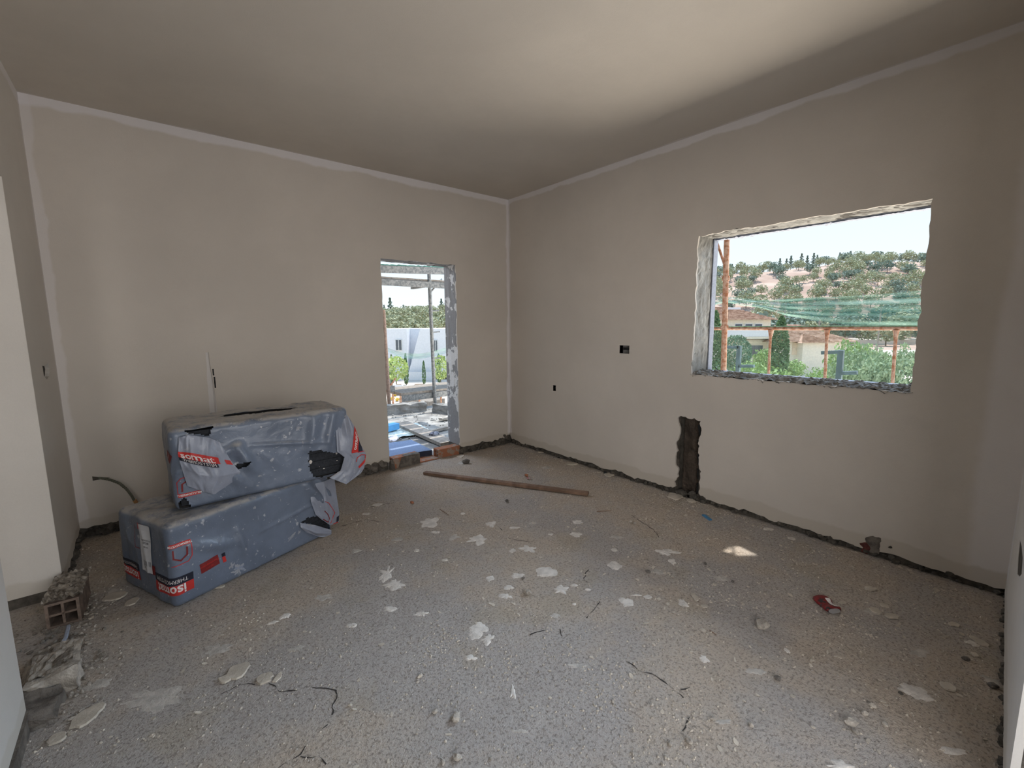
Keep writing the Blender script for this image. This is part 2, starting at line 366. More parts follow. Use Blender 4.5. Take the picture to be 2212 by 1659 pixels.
struct(MB().box((-5.3, -4.6, -.05), (-5.1, .3, HC)).build('wall_passage', M['plC']))
# right-hand (near) wall with an unseen doorway behind the camera, widened for the rear fill lamps
wall_front = struct(panel('wall_front', fE, [(-3.72, -.05), (-3.72, 2.3), (-1.55, 2.3), (-1.55, -.05), (.25, -.05), (.25, HC+.02), (-4.2, HC+.02), (-4.2, -.05)], [], PT, .22, M['core']))
wn = Vector((.0458, -1, 0)).normalized(); eo = Vector((0, ey(0), 0))
hole = []
for x, y in ((2203, 1165), (2207, 1180), (2209, 1205), (2207, 1240), (2202, 1246), (2197, 1240), (2199, 1205)):
    q = hpl(x, y, eo, wn); hole.append((q.x, q.z))
o_ = [(-3.72, .05), (-3.72, 2.3), (-1.55, 2.3), (-1.55, .05)] + bottom(-1.52, 0, .03, .012, 9.) + [(0, HC), (-4.2, HC), (-4.2, .05)]
panel('plaster', fE, o_, [hole], 0, PT, M['plE'], wall_front)
hc = (sum(p[0] for p in hole)/len(hole), sum(p[1] for p in hole)/len(hole))
panel('hole_shade_plate', fE, [(hc[0]+(p[0]-hc[0])*.97, hc[1]+(p[1]-hc[1])*.97) for p in hole], [], .0015, PT-.001, M['core'], wall_front)  # near-flush dark plate imitating the shade inside the hole
ceiling = struct(MB().box((-5.3, -4.7, HC), (.32, .32, HC+.25)).build('ceiling', M['ceil']))
# door jambs
mbx = MB(); mbx.grid(lambda u, v: (DX1+.004*N(u*6, v*12, 1)-.003, .004+.238*u, .10+(DZ-.09)*v), 10, 60)
mbx.grid(lambda u, v: (DX0+.004*N(u*6, v*12, 5)+.002, .004+.238*u, .02+(DZ-.01)*v), 8, 60)
mbx.grid(lambda u, v: (DX0+(DX1-DX0)*v, .004+.238*u, DZ-.002+.006*N(u*5, v*20)), 6, 40)
mbx.build('door_reveal', M['jamb'], wall_back)
# chase filler + conduit, junction boxes
q0 = hy(447, 762, 0); q1 = hy(466, 960, 0)
mbx = MB(); mbx.grid(lambda u, v: (q0.x-.02+(q1.x-q0.x)*v+.07*u, .014-.010*max(0, min(1, (u-.52)*9)), q0.z+.02+(q1.z-q0.z-.02)*v), 14, 20); mbx.build('chase_filler', M['plC'], wall_back)
mbx = MB()
for i in range(3):
    a = hy((461, 464, 465)[i], (803, 820, 830)[i], -.003); mbx.grid(lambda u, v: (a.x-.006+.010*u+.003*N(v*4, i), -.0015, a.z-.028+.05*v), 2, 4)
mbx.build('chase_gap', M['black'], wall_back)
def wall_box(y0, y1, z0, z1, wide):
    mb = MB(); d = .055
    mb.add([(PT-.012, y0, z0), (PT-.012, y1, z0), (PT-.012, y1, z1), (PT-.012, y0, z1), (d, y0, z0), (d, y1, z0), (d, y1, z1), (d, y0, z1)], [(4, 5, 6, 7), (0, 1, 5, 4), (1, 2, 6, 5), (2, 3, 7, 6), (3, 0, 4, 7)])
    o = mb.build('socket_box', M['boxgrey'], wall_right)
    if wide: MB().box((.035, y0-.018, z0+.03), (.05, y1+.02, z1-.02)).build('cable_end', M['black'], o)
    else: MB().tube([(.05, (y0+y1)/2, (z0+z1)/2+.004), (.012, (y0+y1)/2, (z0+z1)/2)], .009, 8).build('cable_end', M['black'], o)
wall_box(*b1, True); wall_box(*b2, False)
pp = [hy(x, y, yy) for x, y, yy in ((213, 1032, .005), (225, 1034, -.02), (240, 1037, -.035), (258, 1044, -.045), (273, 1056, -.05), (284, 1070, -.05), (291, 1083, -.05))]
cr = []; rr = []
for i in range(len(pp)-1):
    for j in range(8): cr.append(pp[i].lerp(pp[i+1], j/8)); rr.append(.0095 if j % 2 else .007)
cr.append(pp[-1]); rr.append(.008)
cp = tag(MB().tube(cr, rr, 8).build('conduit_pipe', M['pipe']), 'dark corrugated conduit curling out of a hole in the back wall behind the packs', 'conduit')
MB().tube([pp[-1]+Vector((0, -.004, .01)), pp[-1]+Vector((.008, 0, -.012))], .012, 8).build('orange_end', mat('faded_orange', (.45, .24, .10), .7), cp)
mbx = MB(); mbx.grid(lambda u, v: (pp[0].x-.03+.09*u, -.002, pp[0].z-.012+.03*v*(1-.6*u)-.012*u*v), 6, 4); mbx.build('pipe_hole', M['core'], wall_back)

# floor ------------------------------------------------------------
def fh(x, y): return .0045*N(x*2.3, y*2.3, 4)+.003*N(x*9, y*9, 1)+.0016*N(x*31, y*31, 2)
mbx = MB(); X0, X1, Y0, Y1 = -5.1, .02, -4.6, .24
mbx.grid(lambda u, v: (X0+(X1-X0)*u, Y0+(Y1-Y0)*v, fh(X0+(X1-X0)*u, Y0+(Y1-Y0)*v)), 420, 400)
floor = struct(mbx.build('floor', M['floor'], smooth=True))
MB().box((X0, Y0, -.3), (.3, .24, -.02)).build('floor_slab', M['mortar'], floor)

def blob(cx, cy, rx, ry, ang, seed, n=44, spike=.35, h=.0022, lift=.0012):
    """thin splash of plaster draped on the screed; cx.. in metres"""
    P = []; ca, sa = math.cos(ang), math.sin(ang); rings = 3
    P.append((cx, cy, fh(cx, cy)+h+lift))
    for r in range(1, rings+1):
        for k in range(n):
            t = 2*PI*k/n
            rad = max(.3, .88 + spike*.85*N(math.cos(t)*1.2+seed, math.sin(t)*1.2, seed) + spike*.55*N(math.cos(t)*2.6+seed, math.sin(t)*2.6, 9) + spike*.22*N(math.cos(t)*7+seed, math.sin(t)*7, 5) + .05*N(k*1.7, seed))
            q = rad*r/rings
            x = rx*q*math.cos(t); y = ry*q*math.sin(t)
            wx, wy = cx+ca*x-sa*y, cy+sa*x+ca*y
            P.append((wx, wy, fh(wx, wy)+(h*(1-(r/rings)**3)+lift if r < rings else -.0005)))
    Fc = [(0, 1+k, 1+(k+1) % n) for k in range(n)]
    for r in range(rings-1):
        for k in range(n): a = 1+r*n+k; b = 1+r*n+(k+1) % n; Fc.append((a, a+n, b+n, b))
    return P, Fc
def foot(px, py, wpx, hpx):
    c = hz(px, py); a = hz(px-wpx/2, py); b = hz(px+wpx/2, py); t = hz(px, py-hpx/2); d = hz(px, py+hpx/2)
    ang = math.atan2(b.y-a.y, b.x-a.x); return c, (b-a).length/2, (t-d).length/2, ang
SPL = [(930,1130,46,22,.6),(1060,1132,28,14,.5),(1112,1140,32,5,.3),(1032,1166,40,22,.9),(1143,1186,34,16,.9),(1180,1236,56,24,.3),(1117,1243,30,11,.6),(1059,1250,20,14,.4),
 (1099,1268,24,12,.5),(1093,1287,32,14,.7),(1212,1274,30,18,.9),(1240,1264,20,7,.4),(1270,1274,16,6,.3),(1328,1223,34,20,.5),(1352,1300,34,24,.4),(1400,1289,22,10,.4),(1374,1286,30,4,.3),
 (1247,1128,26,10,.7),(1243,1155,34,11,.5),(1327,1188,16,8,.3),(1440,1192,44,14,.9),(1452,1214,16,14,.8),(1475,1303,22,20,.4),(836,1240,34,34,.9),(850,1262,40,24,.9),(617,1330,26,14,.6),(590,1345,22,9,.8),
 (843,1316,34,14,.3),(760,1351,28,12,.3),(912,1327,30,14,.8),(1032,1362,48,34,.6),(1056,1380,34,22,.9),(1017,1421,30,12,.6),(1522,1424,22,18,.5),(1108,1493,14,32,.6),
 (1972,1492,60,26,.5),(1992,1505,50,20,.5),(2058,1622,66,16,.3),(1816,1655,70,26,.6),(1700,1405,12,12,.5),(940,1150,24,6,.4),(960,1210,20,6,.4),(1290,1000,16,5,.3),(815,1090,24,8,.4),(790,1110,20,6,.4),
 (1660,1143,26,7,.4),(1710,1163,22,8,.4),(2100,1390,26,12,.6),(1240,1305,10,6,.4),(1107,1190,16,10,.6),(900,1190,16,8,.5),(1000,1110,14,6,.4),(1190,1155,14,6,.4)]
for i, (px, py, wp, hp, sk) in enumerate(SPL):
    c, rx, ry, an = foot(px, py, wp, hp)
    MB().add(*blob(c.x, c.y, rx, ry, an+PI*.0, i*3.7, spike=sk)).build('plaster_splash', M['splat'], floor)
for i, (px, py, wp, hp) in enumerate([(330,1508,130,44),(470,1400,60,24),(210,1478,60,22),(1420,1235,30,12),(1880,1320,40,16),(700,1290,40,14),(1560,1250,30,12),(1330,1160,30,10),(980,1160,30,12),(1150,1130,26,9),
        (860,1165,30,10),(770,1190,26,10),(1560,1560,40,12),(1250,1440,50,14),(1630,1450,46,14),(250,1280,50,20),(1120,1580,40,12),(2140,1470,40,18),(1990,1410,50,12),(1200,1330,30,10),(640,1400,40,14),(1000,1000,26,7),(1180,1010,30,7)]):
    c, rx, ry, an = foot(px, py, wp, hp)
    MB().add(*blob(c.x, c.y, rx, ry, an, 50+i*2.3, spike=.8, h=.0008, lift=.0006)).build('dust_patch', M['splat2'], floor)
def crack(pts, wd=.0032):
    P = [hz(x, y) for x, y in pts]; q = []
    for i in range(len(P)-1):
        k = max(2, int((P[i+1]-P[i]).length/.012))
        for j in range(k): q.append(P[i].lerp(P[i+1], j/k))
    q.append(P[-1]); L_, R_ = [], []
    for i, p in enumerate(q):
        d = (q[min(i+1, len(q)-1)]-q[max(0, i-1)]); d.z = 0; d.normalize(); nn = Vector((-d.y, d.x, 0))
        o = nn*(N(p.x*25, p.y*25, 5)*.012); ww = wd*max(.06, .45+1.6*N(i*.37, p.x*4, 2))
        a = p+o+nn*ww; b = p+o-nn*ww
        L_.append((a.x, a.y, fh(a.x, a.y)+.0012)); R_.append((b.x, b.y, fh(b.x, b.y)+.0012))
    n = len(q); MB().add(L_+R_, [(i, i+1, n+i+1, n+i) for i in range(n-1)]).build('floor_crack', M['crack'], floor)
for pts in ([(478,1500),(520,1479),(550,1480)], [(583,1474),(602,1496),(645,1492),(668,1484),(692,1487),(725,1493),(720,1535),(714,1545)], [(708,1566),(688,1585)], [(660,1612),(650,1630),(620,1642),(603,1659)], [(650,1632),(685,1637),(705,1652)],
            [(1353,1428),(1380,1447),(1418,1461),(1440,1475),(1465,1495),(1477,1508)], [(1466,1488),(1490,1482)], [(1492,1548),(1480,1570),(1465,1582)], [(1143,1370),(1185,1361)], [(1208,1357),(1216,1374)],
            [(1280,1226),(1264,1240),(1262,1255),(1275,1262)], [(1298,1302),(1282,1318),(1268,1336)], [(1075,1137),(1083,1146)], [(1100,1165),(1150,1172)], [(1365,1113),(1410,1142),(1425,1160)], [(735,1137),(790,1124),(830,1128)], [(800,1095),(850,1085)]): crack(pts)

# ------------------------------------------------------------------ insulation packs wrapped in printed film
def text_mesh(txt, size, bold=.0):
    cu = bpy.data.curves.new('t', 'FONT'); cu.body = txt; cu.size = size; cu.align_x = 'CENTER'; cu.align_y = 'CENTER'; cu.offset = bold; cu.resolution_u = 3
    o = bpy.data.objects.new('t', cu); COL.objects.link(o)
    dg = bpy.context.evaluated_depsgraph_get(); me = o.evaluated_get(dg).to_mesh()
    V = [(v.co.x, v.co.y) for v in me.vertices]; Fc = [tuple(p.vertices) for p in me.polygons]
    o.evaluated_get(dg).to_mesh_clear(); bpy.data.objects.remove(o); bpy.data.curves.remove(cu)
    return V, Fc
class Pack:
    def __init__(s, o, ang, L_, D_, H_, r, seed, folds):
        s.o = Vector(o); s.u = Vector((math.cos(ang), math.sin(ang), 0)); s.w = Vector((-math.sin(ang), math.cos(ang), 0)); s.L, s.D, s.H, s.r, s.seed, s.folds = L_, D_, H_, r, seed, folds
    def P(s, a, b, c, off=0.):
        """a along the front, b towards the back, c up; point on the box surface -> rounded, creased surface"""
        h = Vector((s.L/2, s.D/2, s.H/2)); p = Vector((a, b, c))-h; r = s.r
        q = Vector([max(-(h[i]-r), min(h[i]-r, p[i])) for i in range(3)]); n = p-q
        if n.length < 1e-9: n = Vector((0, -1, 0))
        n.normalize(); rp_ = q+n*r
        ww = .007*N(rp_.x*5+s.seed, rp_.y*5, rp_.z*5) + .006*(1-2*abs(N(rp_.x*7+s.seed, rp_.y*9, rp_.z*4+rp_.x*5)))+.0015*N(rp_.x*30, rp_.y*30, rp_.z*30+s.seed)
        if n.z < .5 and n.z > -.5 or True:
            for (fa, fc, ga, gc, hh, wd) in s.folds:      # ridge between two points of the front face
                ax, cx_ = a-fa, c-fc; dx, dz = ga-fa, gc-fc; L2 = dx*dx+dz*dz
                t = max(0, min(1, (ax*dx+cx_*dz)/L2)); dist = math.hypot(ax-dx*t, cx_-dz*t)
                if n.y < -.3: ww += 1.5*hh*math.exp(-(dist/wd)**2)*(.4+.6*math.sin(PI*min(1, max(0, t*.9+.05))))
        if n.z < -.6: ww = min(ww, 0)*.1
        rp_ = rp_+h + n*(ww+off)
        rp_.z = max(rp_.z, .001+max(0, off)*.1)
        return s.o + s.u*rp_.x + s.w*rp_.y + Vector((0, 0, rp_.z))
    def S(s, t, c, off=0.):
        """t >= 0 along the front face, t < 0 round the corner on the left end"""
        return s.P(t, 0, c, off) if t >= 0 else s.P(0, -t, c, off)
    def sv(s, px, py, left=False):
        n = s.u if left else s.w
        q = hpl(px, py, s.o, n)-s.o
        return (-q.dot(s.w), q.z) if left else (q.dot(s.u), q.z)
    def shell(s, root, mt, tears, topt):
        nl, nd, nh = int(s.L/.0075), int(s.D/.011), int(s.H/.0075)
        def inside(x, y, poly):
            c = False; n = len(poly)
            for i in range(n):
                (x1, y1), (x2, y2) = poly[i], poly[(i+1) % n]
                if (y1 > y) != (y2 > y) and x < (x2-x1)*(y-y1)/(y2-y1)+x1: c = not c
            return c
        vid = {}; V = []; Fc = []
        def vt(i, j, k):
            key = (i, j, k)
            if key not in vid: vid[key] = len(V); V.append(s.P(s.L*i/nl, s.D*j/nd, s.H*k/nh))
            return vid[key]
        for i in range(nl):
            for k in range(nh):
                a, c = s.L*(i+.5)/nl, s.H*(k+.5)/nh
                if not any(inside(a+.004*N(a*60, c*60), c+.004*N(c*60, a*60), t) for t in tears): Fc.append((vt(i,0,k), vt(i+1,0,k), vt(i+1,0,k+1), vt(i,0,k+1)))
                Fc.append((vt(i,nd,k), vt(i,nd,k+1), vt(i+1,nd,k+1), vt(i+1,nd,k)))
            for j in range(nd):
                a, b = s.L*(i+.5)/nl, s.D*(j+.5)/nd
                if not any(inside(a+.006*N(a*50, b*50), b+.006*N(b*50, a*50), t) for t in topt): Fc.append((vt(i,j,nh), vt(i+1,j,nh), vt(i+1,j+1,nh), vt(i,j+1,nh)))
                Fc.append((vt(i,j,0), vt(i,j+1,0), vt(i+1,j+1,0), vt(i+1,j,0)))
        for j in range(nd):
            for k in range(nh):
                Fc.append((vt(0,j,k), vt(0,j,k+1), vt(0,j+1,k+1), vt(0,j+1,k))); Fc.append((vt(nl,j,k), vt(nl,j+1,k), vt(nl,j+1,k+1), vt(nl,j,k+1)))
        mb = MB(); mb.add(V, Fc); return mb.build('film_wrap', mt, root, smooth=True)
    def boards(s, root, n=8):
        M4 = Matrix.Translation(s.o) @ Matrix((s.u, s.w, Vector((0, 0, 1)))).transposed().to_4x4()
        g = .022; hh = (s.H-2*g)/n
        for k in range(n): MB().box((g, g, g+hh*k+.001), (s.L-g, s.D-g, g+hh*(k+1)-.001), M4).build('foam_board', M['foam'], root)
    def decal(s, root, name, mt, c, wd, ht, ang=0., off=.002, n=(18, 8), fn=None):
        fn = fn or s.S; ca, sa = math.cos(ang), math.sin(ang)
        def f(u, v): x, y = (u-.5)*wd, (v-.5)*ht; return fn(c[0]+ca*x-sa*y, c[1]+sa*x+ca*y, off)
        mb = MB(); mb.grid(f, *n); return mb.build(name, mt, root)
    def text(s, root, txt, size, c, ang=0., mt=None, off=.0035, bold=.0, fn=None, name='lettering'):
        fn = fn or s.S; V, Fc = text_mesh(txt, size, bold); ca, sa = math.cos(ang), math.sin(ang)
        mb = MB(); mb.add([fn(c[0]+ca*x-sa*y, c[1]+sa*x+ca*y, off) for x, y in V], Fc); return mb.build(name, mt or M['wht'], root)
    def line(s, root, name, mt, pts, wd=.004, off=.003, fn=None):
        fn = fn or s.S; mb = MB()
        for (a, b) in zip(pts[:-1], pts[1:]):
            d = Vector((b[0]-a[0], b[1]-a[1])); L_ = d.length; d.normalize(); nn = Vector((-d.y, d.x))*wd/2; k = max(1, int(L_/.015))
            mb.grid(lambda u, v: fn(a[0]-d.x*wd*.4+(b[0]-a[0]+d.x*wd*.8)*u+nn.x*(2*v-1), a[1]-d.y*wd*.4+(b[1]-a[1]+d.y*wd*.8)*u+nn.y*(2*v-1), off), k, 1)
        return mb.build(name, mt, root)
def icon(pk, root, c, size, ang, fn=None, header='THERMOSYSTEM'):
    """square frame with a lettered header bar and an open hexagon inside"""
    ca, sa = math.cos(ang), math.sin(ang); R_ = lambda x, y: (c[0]+ca*x-sa*y, c[1]+sa*x+ca*y); z = size
    pk.decal(root, 'printed_header', M['red'], R_(0, -.43*z), z*.98, z*.20, ang, .002, fn=fn)
    pk.text(root, header, z*.145, R_(0, -.43*z), ang, M['wht'], bold=.0004, fn=fn)
    pk.line(root, 'printed_frame', M['red'], [R_(-.48*z, -.34*z), R_(-.48*z, .30*z), R_(-.30*z, .52*z), R_(.40*z, .55*z)], z*.035, fn=fn)
    pk.line(root, 'printed_hexagon', M['dred'], [R_(-.30*z, -.20*z), R_(-.28*z, .18*z), R_(0, .36*z), R_(.27*z, .18*z), R_(.27*z, -.20*z)], z*.07, fn=fn)

ang1 = math.atan2(.358, .884)
low = Pack((-3.298, -1.363, .0), ang1, .955, .53, .435, .032, 3., [(.33, .30, .36, .12, .012, .02), (.10, .30, .30, .22, .014, .03), (.45, .22, .86, .26, .006, .012), (.78, .40, .92, .20, .022, .03), (.86, .42, .95, .25, .02, .02)])
lowr = empty('insulation_pack', low.o, 'lower grey-blue film-wrapped insulation pack with a white paper label on its end', 'insulation pack', 'insulation packs stacked by the back wall')
tl = [low.sv(x, y) for x, y in ((648, 1128), (664, 1119), (690, 1112), (708, 1128), (715, 1143), (690, 1140), (668, 1131))]
low.shell(lowr, M['film'], [tl], []); low.boards(lowr)
# printed strip wrapped round the near corner, upside down
low.decal(lowr, 'printed_band', M['red'], (-.035, .098), .25, .052, 0, n=(40, 4)); low.decal(lowr, 'printed_band', M['blk'], (-.035, .146), .25, .042, 0, n=(40, 4))
low.text(lowr, 'isomat', .068, (-.035, .100), PI, M['wht'], bold=.0015); low.text(lowr, 'THERMOSYSTEM', .027, (-.035, .146), PI, M['wht'])
low.decal(lowr, 'printed_band', M['red'], (-.42, .098), .19, .05, 0, n=(24, 4)); low.decal(lowr, 'printed_band', M['blk'], (-.42, .144), .19, .04, 0, n=(24, 4))
low.text(lowr, 'isomat', .062, (-.42, .098), PI, M['wht'], bold=.001); low.text(lowr, 'THERMOSYSTEM', .022, (-.42, .144), PI, M['wht'])
cc = low.sv(388, 1195); icon(low, lowr, (cc[0]-.0, cc[1]), .105, PI)
for nm in (): pass
cc = low.sv(452, 1218); low.decal(lowr, 'printed_tag', M['dred'], cc, .095, .055, .12); low.text(lowr, 'Thermosystem', .016, (cc[0], cc[1]+.006), .12+PI, M['red']); low.text(lowr, '100 mm', .012, (cc[0], cc[1]-.012), .12+PI, M['red'])
cc = low.sv(483, 1203); low.decal(lowr, 'printed_mark', M['red'], (cc[0], cc[1]-.012), .016, .035, .15); low.decal(lowr, 'printed_mark', M['blk'], (cc[0]-.002, cc[1]+.015), .018, .022, .15)
cc = low.sv(317, 1184, True); low.decal(lowr, 'paper_label', M['paper'], (cc[0], cc[1]+.0), .105, .255, 0., .0035)
for k, (tx, dy, sz) in enumerate((('THERMOSYSTEM', .045, .011), ('EPS 80', .03, .016), ('100 mm', .01, .012), ('|||||| |||', -.075, .03), ('S', -.10, .03))): low.text(lowr, tx, sz, (cc[0]+(.01 if k < 4 else -.02), cc[1]+dy), PI/2*0+.0, M['black'], off=.005, name='label_print')
cc = low.sv(303, 1137, True); low.decal(lowr, 'printed_header', M['red'], cc, .055, .035, 0)
cc = low.sv(300, 1163, True); low.line(lowr, 'printed_frame', M['dred'], [(cc[0]-.03, cc[1]+.07), (cc[0]-.03, cc[1]-.05), (cc[0]+.01, cc[1]-.05)], .004)
cc = low.sv(334, 1231, True); low.decal(lowr, 'printed_tag', M['dred'], (cc[0], cc[1]), .04, .05, 0)

def scuff(pk, root, px, py, a, b, ang, seed, mt='scuff'):
    cc = pk.sv(px, py); n = 40; P = [pk.S(cc[0], cc[1], .0016)]
    for k in range(n):
        t = 2*PI*k/n; q = .7+.7*N(math.cos(t)*2+seed, math.sin(t)*2, seed)+.5*N(math.cos(t)*7+seed, math.sin(t)*7, 4)
        x, y = a*q*math.cos(t), b*q*math.sin(t); P.append(pk.S(cc[0]+x*math.cos(ang)-y*math.sin(ang), max(.01, cc[1]+x*math.sin(ang)+y*math.cos(ang)), .0016))
    MB().add(P, [(0, 1+k, 1+(k+1) % n) for k in range(n)]).build('plaster_smear', M[mt], root)
M['scuff'] = mat('film_plaster_smear', (.36, .37, .40), .8, .15, 30, col2=(.23, .26, .33), thr=(.52, .6))
for i, (x, y, a, b, an) in enumerate(((515, 1228, .045, .042, .3), (500, 1222, .02, .02, 0), (628, 1160, .04, .015, .4), (588, 1199, .012, .014, 0), (552, 1196, .014, .006, .5), (566, 1200, .010, .005, .6), (548, 1096, .012, .010, 0), (557, 1118, .003, .016, 0), (605, 1080, .002, .012, 0), (660, 1055, .012, .006, .5), (645, 1150, .02, .012, .7))): scuff(low, lowr, x, y, a, b, an, i*2.7)
# upper pack
up = Pack((-3.245, -1.185, .441), math.radians(2.), .93, .44, .442, .035, 11., [(.02, .22, .30, .30, .018, .03), (.30, .30, .36, .16, .03, .03), (.36, .30, .80, .24, .008, .012), (.12, .30, .34, .06, .014, .03), (.72, .40, .68, .22, .02, .03), (.84, .42, .78, .20, .018, .025), (.55, .12, .36, .3, .006, .03)])
upr = empty('insulation_pack', up.o, 'torn film-wrapped insulation pack resting on top of the other, black foam showing through its holes', 'insulation pack', 'insulation packs stacked by the back wall')
t1 = [up.sv(x, y) for x, y in ((394, 924), (404, 920), (430, 919), (462, 917), (456, 930), (450, 941), (425, 938), (402, 936))]
t2 = [up.sv(x, y) for x, y in ((666, 973), (690, 972), (718, 977), (743, 981), (742, 1000), (734, 1018), (715, 1024), (690, 1031), (677, 1030), (668, 1008))]
t3 = [up.sv(x, y) for x, y in ((496, 1021), (506, 1005), (540, 992), (534, 1003), (515, 1013), (499, 1022))]
t4 = [up.sv(x, y) for x, y in ((385, 1090), (396, 1074), (404, 1078), (413, 1096), (416, 1110), (388, 1110))]
up.shell(upr, M['film'], [t1, t2, t3, t4], [[(.25, .22), (.62, .16), (.70, .22), (.50, .30), (.3, .30)], [(.05, .405), (.9, .40), (.9, .44), (.05, .44)]]); up.boards(upr)
# loose folds of film: surfaces given by corner points, on or in front of the pack's faces
def patch(rows, bulge=.0, seed=0.):
    R_ = len(rows); C_ = len(rows[0])
    def f(u, v, off=0.):
        def row(r):
            x = min(.9999, max(0, u))*(C_-1); i = int(x); t = x-i; t = t*t*(3-2*t)*.4+t*.6
            return rows[r][i].lerp(rows[r][i+1], t)
        y = min(.9999, max(0, v))*(R_-1); j = int(y); t = y-j; t = t*t*(3-2*t)*.4+t*.6
        p = row(j).lerp(row(j+1), t)
        vd = (CAM-p).normalized()
        return p + vd*(off + bulge*math.sin(PI*u)*math.sin(PI*v) + .012*N(u*4+seed, v*4, seed) + .007*(1-2*abs(N(u*7, v*3+seed, 2))))
    return f
def fp(px, py, out): # point on the upper pack's front plane moved out by `out`
    return hpl(px, py, up.o-up.w*out, up.w)
fl = patch([[fp(386, 945, .01), fp(408, 940, .03), fp(450, 945, .02), fp(475, 955, .005)],
            [fp(384, 981, .03), fp(412, 985, .05), fp(455, 993, .06), fp(502, 1000, .02)],
            [fp(392, 1010, .03), fp(430, 1025, .06), fp(470, 1030, .06), fp(520, 1020, .02)],
            [fp(405, 1050, .015), fp(440, 1062, .035), fp(463, 1068, .03), fp(512, 1035, .005)]], .0, 3.)
mbx = MB(); mbx.grid(lambda u, v: fl(u, v), 40, 40); mbx.build('film_flap', M['film2'], upr, smooth=True)
fb = lambda s_, c_, off=0.: fl(s_, c_, off)
up.decal(upr, 'printed_band', M['red'], (.40, .345), .80, .150, 0, .004, n=(30, 5), fn=fb)
up.decal(upr, 'printed_band', M['blk'], (.38, .455), .76, .070, 0, .004, n=(30, 4), fn=fb)
up.decal(upr, 'printed_tag', M['red'], (.93, .35), .10, .13, 0, .004, fn=fb)
V_, F_ = text_mesh('somat', 1.0, .02); mbx = MB(); mbx.add([fl(.40+x*.27, .350-y*.20, .006) for x, y in V_], F_); mbx.build('lettering', M['wht'], upr)
V_, F_ = text_mesh('THERMOSYSTEM', 1.0, .0); mbx = MB(); mbx.add([fl(.42+x*.085, .455-y*.07, .006) for x, y in V_], F_); mbx.build('lettering', M['wht'], upr)
cc = up.sv(408, 1050); icon(up, upr, cc, .10, 0)
cc = up.sv(382, 975, True); up.decal(upr, 'printed_band', M['dred'], (-.05, .30), .07, .05, -.5); up.text(upr, 'i', .05, (-.045, .30), -.4, M['wht'])
for i, (x, y, a, b, an) in enumerate(((645, 925, .018, .020, 0), (560, 1027, .010, .007, 0), (570, 1024, .007, .006, 0), (556, 1048, .008, .006, 0), (530, 1052, .006, .008, 0), (652, 955, .006, .012, 0), (485, 1000, .004, .004, 0), (600, 965, .015, .004, .3), (620, 910, .012, .005, .2))): scuff(up, upr, x, y, a, b, an, 30+i*2.7)
for x, y, a, b in ((671, 998, .010, .012), (727, 979, .006, .008), (728, 995, .004, .003), (700, 1012, .006, .003), (690, 1008, .002, .002)):
    q = fp(x, y, -.018); mb = MB(); P = [q+up.u*a*math.cos(t)*(1+.4*N(t*2, x))+Vector((0, 0, b*math.sin(t)*(1+.4*N(t*3, y)))) for t in [2*PI*k/18 for k in range(18)]]; mb.add([q-up.w*.003]+P, [(0, 1+k, 1+(k+1) % 18) for k in range(18)]); mb.build('plaster_drop', M['splat'], upr)
# flap hanging from the right end of the upper pack
g0 = patch([[fp(722, 884, -.05), fp(742, 886, -.03), fp(756, 905, -.03)],
            [fp(726, 935, .0), fp(750, 938, .03), fp(768, 925, -.02)],
            [fp(728, 975, .02), fp(757, 975, .03), fp(778, 958, .0)],
            [fp(744, 988, .02), fp(768, 992, .03), fp(791, 982, .0)],
            [fp(736, 1016, .015), fp(762, 1018, .03), fp(787, 1010, .0)],
            [fp(712, 1032, .01), fp(748, 1046, .02), fp(780, 1022, .0)]], .0, 8.)
mbx = MB(); mbx.grid(lambda u, v: g0(u, v), 30, 50); mbx.build('film_flap', M['film2'], upr, smooth=True)
def strip(fn, p0, p1, q0_, q1_, off):   # quadrilateral on a flap
    return lambda u, v: fn(p0[0]*(1-u)*(1-v)+p1[0]*u*(1-v)+q0_[0]*(1-u)*v+q1_[0]*u*v, p0[1]*(1-u)*(1-v)+p1[1]*u*(1-v)+q0_[1]*(1-u)*v+q1_[1]*u*v, off)
s1 = strip(g0, (.50, .46), (1.0, .14), (.76, .50), (1.03, .30), .004)
mbx = MB(); mbx.grid(s1, 14, 5); mbx.build('printed_band', M['red'], upr)
mbx = MB(); mbx.grid(strip(g0, (.76, .50), (1.03, .30), (.92, .53), (1.06, .40), .004), 12, 4); mbx.build('printed_band', M['blk'], upr)
s2 = strip(g0, (.50, .46), (1.0, .14), (.76, .50), (1.03, .30), .007)
V_, F_ = text_mesh('omat', 1.0, .02); mbx = MB(); mbx.add([s2(.5+x*.33, .5-y*.8) for x, y in V_], F_); mbx.build('lettering', M['wht'], upr)
hexp = [(.58, .66), (.62, .58), (.80, .56), (.95, .60), (.97, .66)]
mbx = MB()
for a, b in zip(hexp[:-1], hexp[1:]): mbx.tube([g0(a[0], a[1], .004), g0(b[0], b[1], .004)], .0028, 5)
mbx.build('printed_hexagon', M['red'], upr)
mbx = MB(); mbx.grid(strip(g0, (.72, .74), (1.0, .66), (.76, .78), (1.0, .71), .004), 8, 3); mbx.build('printed_header', M['red'], upr)
mbx = MB(); mbx.tube([g0(.74, .50, .004), g0(1.0, .53, .004)], .0025, 5); mbx.build('printed_frame', M['red'], upr)
